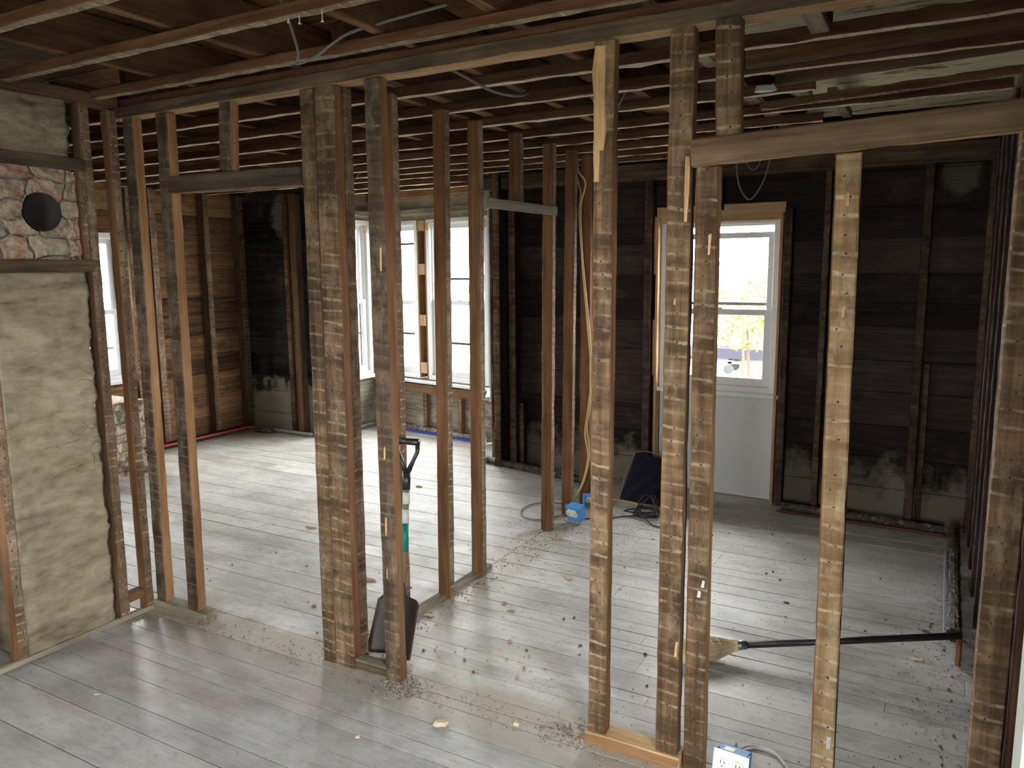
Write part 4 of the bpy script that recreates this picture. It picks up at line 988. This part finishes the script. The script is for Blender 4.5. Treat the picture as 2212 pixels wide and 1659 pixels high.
# ------------------------------------------------------------------ navy bag
mb = MB(); nx, nz = 22, 18
cor = [Vector((-1.985, 5.16, .005)), Vector((-1.60, 5.12, .005)), Vector((-1.935, 5.36, .315)), Vector((-1.60, 5.35, .270))]
for side_ in (0, 1):
    for j in range(nz+1):
        for i in range(nx+1):
            s_, t_ = i/nx, j/nz
            p_ = cor[0].lerp(cor[1], s_).lerp(cor[2].lerp(cor[3], s_), t_)
            puff = math.sin(math.pi*s_)**.5*math.sin(math.pi*min(1, t_*.94+.03))**.5
            p_.y += (-1 if side_ == 0 else 1)*.022*puff - (.012*math.sin((s_*1.4-t_)*13)*puff if side_ == 0 else 0)
            mb.v.append(tuple(p_))
nn_ = (nx+1)*(nz+1)
for j in range(nz):
    for i in range(nx):
        a = j*(nx+1)+i; mb.f.append([a, a+1, a+nx+2, a+nx+1]); mb.mi.append(0); mb.r.append(0)
        b = a+nn_; mb.f.append([b, b+nx+1, b+nx+2, b+1]); mb.mi.append(0); mb.r.append(0)
bo = mb.build('fabric_bag', 'navy', smooth=True)
tag(bo, 'dark navy fabric bag slumped against the dark wall left of the single window', 'bag')
cable('piping', None, None, [cor[0], cor[2], cor[3]], .004, 'wireg', parent=bo)

# ------------------------------------------------------------------ debris
def chip(name, label, x, y, a, b, h, rot, mat, cat='debris', group=None):
    o = MB().chunk((0, 0, 0), a, b, h, 0, 0, 7).build(name, mat, loc=(x, y, .0005), rot=(0, 0, R(rot)))
    return tag(o, label, cat, group)
chip('wood_chip', 'thin curled wood chip on the left room floor right of the D handle', -3.48, 4.75, .035, .008, .012, 10, 'woodchip')
chip('wood_chip', 'pale wood chip lying left of the triple post in the left room', -3.54, 3.64, .055, .014, .012, 5, 'chip')
chip('plaster_chip', 'reddish edged plaster chip right of the triple post', -2.64, 3.13, .05, .022, .014, 0, 'chip')
chip('plaster_chip', 'angular tan chip on the floor left of the centre stud', -1.70, 3.66, .04, .018, .010, -30, 'chip')
chip('wood_chip', 'pale pointed chip beside the inner partition sole', -2.10, 2.92, .03, .010, .008, 15, 'chip')
chip('plaster_chip', 'small orange lump on the floor centre', -1.845, 3.215, .015, .012, .010, 0, 'woodchip')
chip('wood_chip', 'thin brown stick on the centre floor', -1.77, 3.155, .028, .005, .005, 20, 'woodchip')
chip('plaster_chip', 'large crumbly plaster lump in front of the partition line', -1.53, 2.19, .034, .022, .016, 20, 'chip')
chip('plaster_chip', 'small crumbly plaster lump left of the centre stud foot', -1.285, 2.32, .017, .013, .012, 0, 'chip')
chip('plaster_chip', 'small yellowish flake on the grey boards', -1.75, 1.98, .012, .008, .006, 40, 'chip')
chip('wood_chip', 'short orange wood scrap on the centre floor', -1.62, 2.87, .014, .010, .010, 0, 'woodchip')
chip('wood_chip', 'narrow pinkish splinter on the centre floor', -1.45, 2.69, .020, .005, .006, -50, 'woodchip')
chip('redchip', 'red chip on the far right floor near the wrapped pipe', .018, 3.855, .02, .010, .009, 0, 'redchip')
chip('plaster_chip', 'pale chip on the floor under the broom handle end', -.005, 3.55, .030, .012, .010, 10, 'chip')
chip('redchip', 'thin red chip above the broom', -.60, 3.88, .018, .007, .006, 0, 'redchip')
chip('plaster_chip', 'small white lump near the right wall foot', .235, 2.95, .012, .010, .009, 0, 'chip') if False else None
chip('plaster_chip', 'tan flake near the foot of the left opening', -2.855, 2.147+.35, .02, .008, .006, 30, 'chip')
chip('plaster_chip', 'small white triangle flake on the grey boards at the left', -2.86, 1.71, .016, .008, .004, 30, 'chip')
chip('wood_chip', 'curled shaving in the left room beyond the opening', -2.67, 2.74, .018, .008, .008, 0, 'woodchip')
bn = MB().tube([(-.78, 2.44, .0), (-.779, 2.44, .062)], .0016, 6).tube([(-.779, 2.44, .062), (-.779, 2.44, .065)], .005, 8)
tag(bn.build('nail', 'rust'), 'bent dark nail standing up behind the split sole plate', 'nail')
g = random.Random(21)
for k in range(90):
    if k < 45: x, y = g.uniform(-1.6, .10), g.uniform(2.5, 4.9)
    elif k < 60: x, y = g.uniform(-3.6, -2.3), g.uniform(2.5, 3.9)
    elif k < 80: x, y = g.gauss(.12, .05), g.uniform(2.5, 3.9)
    else: x, y = g.uniform(-1.95, -1.4), g.gauss(2.62, .05)
    s_ = g.uniform(.004, .010)
    chip('rubble_crumb', 'small dark crumb of rubble on the floorboards', min(x, .19), y, s_, s_*g.uniform(.4, .9), s_*.7, g.uniform(0, 180), g.choice(['rubble', 'rubble', 'redchip', 'woodchip']), 'debris', 'small rubble crumbs on the floor')
mb = MB(); g = random.Random(31); rnd = random.Random(5)
def sprinkle(n, fx, smin=.0012, smax=.004, mis=(0, 1)):
    for _ in range(n):
        x, y = fx(); s_ = g.uniform(smin, smax)
        mb.chunk((x, y, .0006), s_, s_*g.uniform(.4, 1), s_*.6, g.choice(mis), g.uniform(0, 3), 4)
sprinkle(1500, lambda: (g.uniform(-2.1, .2), g.uniform(2.45, 5.3)), mis=(0, 1, 1))
sprinkle(900, lambda: (g.uniform(-6.2, -2.2), g.uniform(2.45, 5.8)), mis=(0, 1))
sprinkle(700, lambda: (g.gauss(-1.9, .28), g.gauss(4.45, .35)), .002, .005, (0, 1, 1))
sprinkle(700, lambda: (min(.2, g.gauss(.10, .08)), g.uniform(2.5, 5.2)), .002, .005, (0, 1, 1))
sprinkle(900, lambda: (g.uniform(-3.3, -.65), g.gauss(2.34, .05)), .0015, .005, (1, 1, 1, 1, 0))
sprinkle(500, lambda: (g.gauss(-2.10, .05), g.uniform(2.5, 4.6)), .0015, .006, (1, 0))
sprinkle(350, lambda: (g.gauss(-1.82, .05), g.gauss(2.33, .04)), .002, .007, (1, 1, 1, 1, 0))
sprinkle(350, lambda: (g.gauss(-1.10, .06), g.gauss(2.36, .04)), .0015, .005, (1, 1, 0))
sprinkle(400, lambda: (g.uniform(-3.3, .1), g.uniform(.9, 2.3)), .001, .003, (1, 0))
sprinkle(300, lambda: (g.gauss(-3.30, .03), g.uniform(.8, 2.3)), .001, .004, (1, 0))
tag(mb.build('debris_grit', ['rubble', 'dust']), 'fine grit and plaster crumbs scattered over the floorboards', 'debris', kind='stuff')

# ------------------------------------------------------------------ outside
OG = -3.4
mb = MB(); mb.box(-90, 60, -60, 110, OG-.2, OG)
MAT['ground'] = plain('pale_street', (.16, .16, .14), .9, .2, var=.3)
MAT['leaf'] = plain('leaf_green', (.085, .125, .018), .7, .3, var=.4)
MAT['siding'] = plain('pale_siding', (.5, .55, .56), .7, .3)
MAT['shutter'] = plain('teal_shutter', (.02, .13, .15), .6, .3)
MAT['vehicle'] = plain('dark_vehicle_paint', (.02, .018, .03), .4, .4)
MAT['bark'] = plain('bark', (.06, .04, .025), .9, .2)
MAT['roofd'] = plain('dark_roof', (.04, .04, .05), .8, .2)
tag(mb.build('ground', 'ground'), 'pale street and yards below the windows', 'ground', kind='structure')
MAT['leaf2'] = plain('hazed_leaf_green', (.26, .34, .16), .7, .3, var=.3)  # distance haze washed into the leaf colour of the far tree
def tree(x, y, r, zc, n, label, sd):
    g = random.Random(sd); e = empty('street_tree', (x, y, OG)); tag(e, label, 'tree')
    MB().tube([(0, 0, 0), (.1, .05, (zc-OG)*.5), (-.05, .1, zc-OG)], [.05, .04, .02], 8).build('trunk', 'bark', e)
    mb = MB()
    for _ in range(n):
        v_ = Vector((g.gauss(0, 1), g.gauss(0, 1), g.gauss(0, 1))).normalized()*r*g.random()**.4
        c_ = v_ + Vector((0, 0, zc-OG)); c_.z = c_.z if v_.z > 0 else (zc-OG)+v_.z*.55
        s_ = g.uniform(.05, .11)*r*.6; a = Vector((g.gauss(0, 1), g.gauss(0, 1), g.gauss(0, 1))).normalized()*s_; b = a.cross(Vector((g.gauss(0, 1), g.gauss(0, 1), g.gauss(0, 1)))).normalized()*s_*.6
        i0 = len(mb.v); mb.v += [tuple(c_-a), tuple(c_+b), tuple(c_+a), tuple(c_-b)]; mb.f.append([i0, i0+1, i0+2, i0+3]); mb.mi.append(0); mb.r.append(0)
    mb.build('foliage', 'leaf' if y < 20 else 'leaf2', e)
tree(-3.05, 14.2, .85, .66, 1000, 'leafy tree seen through the lower sash of the single window', 1)
tree(-5.6, 25, 1.9, .85, 1300, 'faint distant tree behind the upper sash of the single window', 2)
cable('utility_wire', 'thin overhead wire outside the single window', 'wire', [(-9, 20, 1.60), (-5, 20, 1.78), (-2.5, 20, 1.90), (2, 20, 2.3)], .022, 'wireg')
hs = empty('neighbour_house', (-9.5, 52, OG)); tag(hs, 'pale house with teal shutters across the street', 'house')
MB().box(-6, 7, 0, 8, 0, 3.2).build('wall', 'siding', hs)
mb = MB(); mb.v = [(-6.4, -.4, 3.2), (7.4, -.4, 3.2), (7.4, 8.4, 3.2), (-6.4, 8.4, 3.2), (-6.4, 4, 5.0), (7.4, 4, 5.0)]
mb.f = [[0, 1, 5, 4], [2, 3, 4, 5], [0, 4, 3], [1, 2, 5], [0, 3, 2, 1]]; mb.mi = [0]*5; mb.r = [0]*5
mb.build('roof', 'roofd', hs)
for xx in (-4, -.6, 2.4, 5.2):
    w0 = MB().box(xx-.4, xx+.4, -.05, 0, 1.1, 2.3).build('window_pane', 'roofd', hs)
    MB().box(xx-.75, xx-.45, -.06, 0, 1.05, 2.35).box(xx+.45, xx+.75, -.06, 0, 1.05, 2.35).build('shutter', 'shutter', hs)
ve = empty('open_vehicle', (-8.9, 38.5, OG)); tag(ve, 'dark open topped boat with two upright seats on a trailer outside', 'boat')
mb = MB(); sec = [(-2.2, .25), (-1.6, .75), (0, .85), (1.6, .8), (2.1, .7)]
for x_, hw in sec:
    mb.v += [(x_, -hw, 1.25), (x_, -hw*.8, .75), (x_, 0, .6), (x_, hw*.8, .75), (x_, hw, 1.25)]
for i in range(4):
    for j in range(4):
        a = i*5+j; mb.f.append([a, a+5, a+6, a+1]); mb.mi.append(0); mb.r.append(0)
mb.f += [[0, 1, 2, 3, 4], [24, 23, 22, 21, 20]]; mb.mi += [0, 0]; mb.r += [0, 0]
hu = mb.build('hull', 'vehicle', ve); hu.modifiers.new('t', 'SOLIDIFY').thickness = .05
for x_ in (-.4, .6): MB().box(x_-.25, x_+.15, -.3, .3, 1.0, 1.35).box(x_+.05, x_+.15, -.3, .3, 1.3, 1.95).build('seat', 'vehicle', ve, bevel=.03)
MB().box(-2.6, 2.0, -.5, -.4, .45, .55).box(-2.6, 2.0, .4, .5, .45, .55).box(-.2, .0, -.5, .5, .45, .62).build('trailer_frame', 'chrome', ve)
for yy_ in (-.75, .75): MB().tube([(-.1, yy_-.09, .22), (-.1, yy_+.09, .22)], .22, 18).build('wheel', 'black', ve)
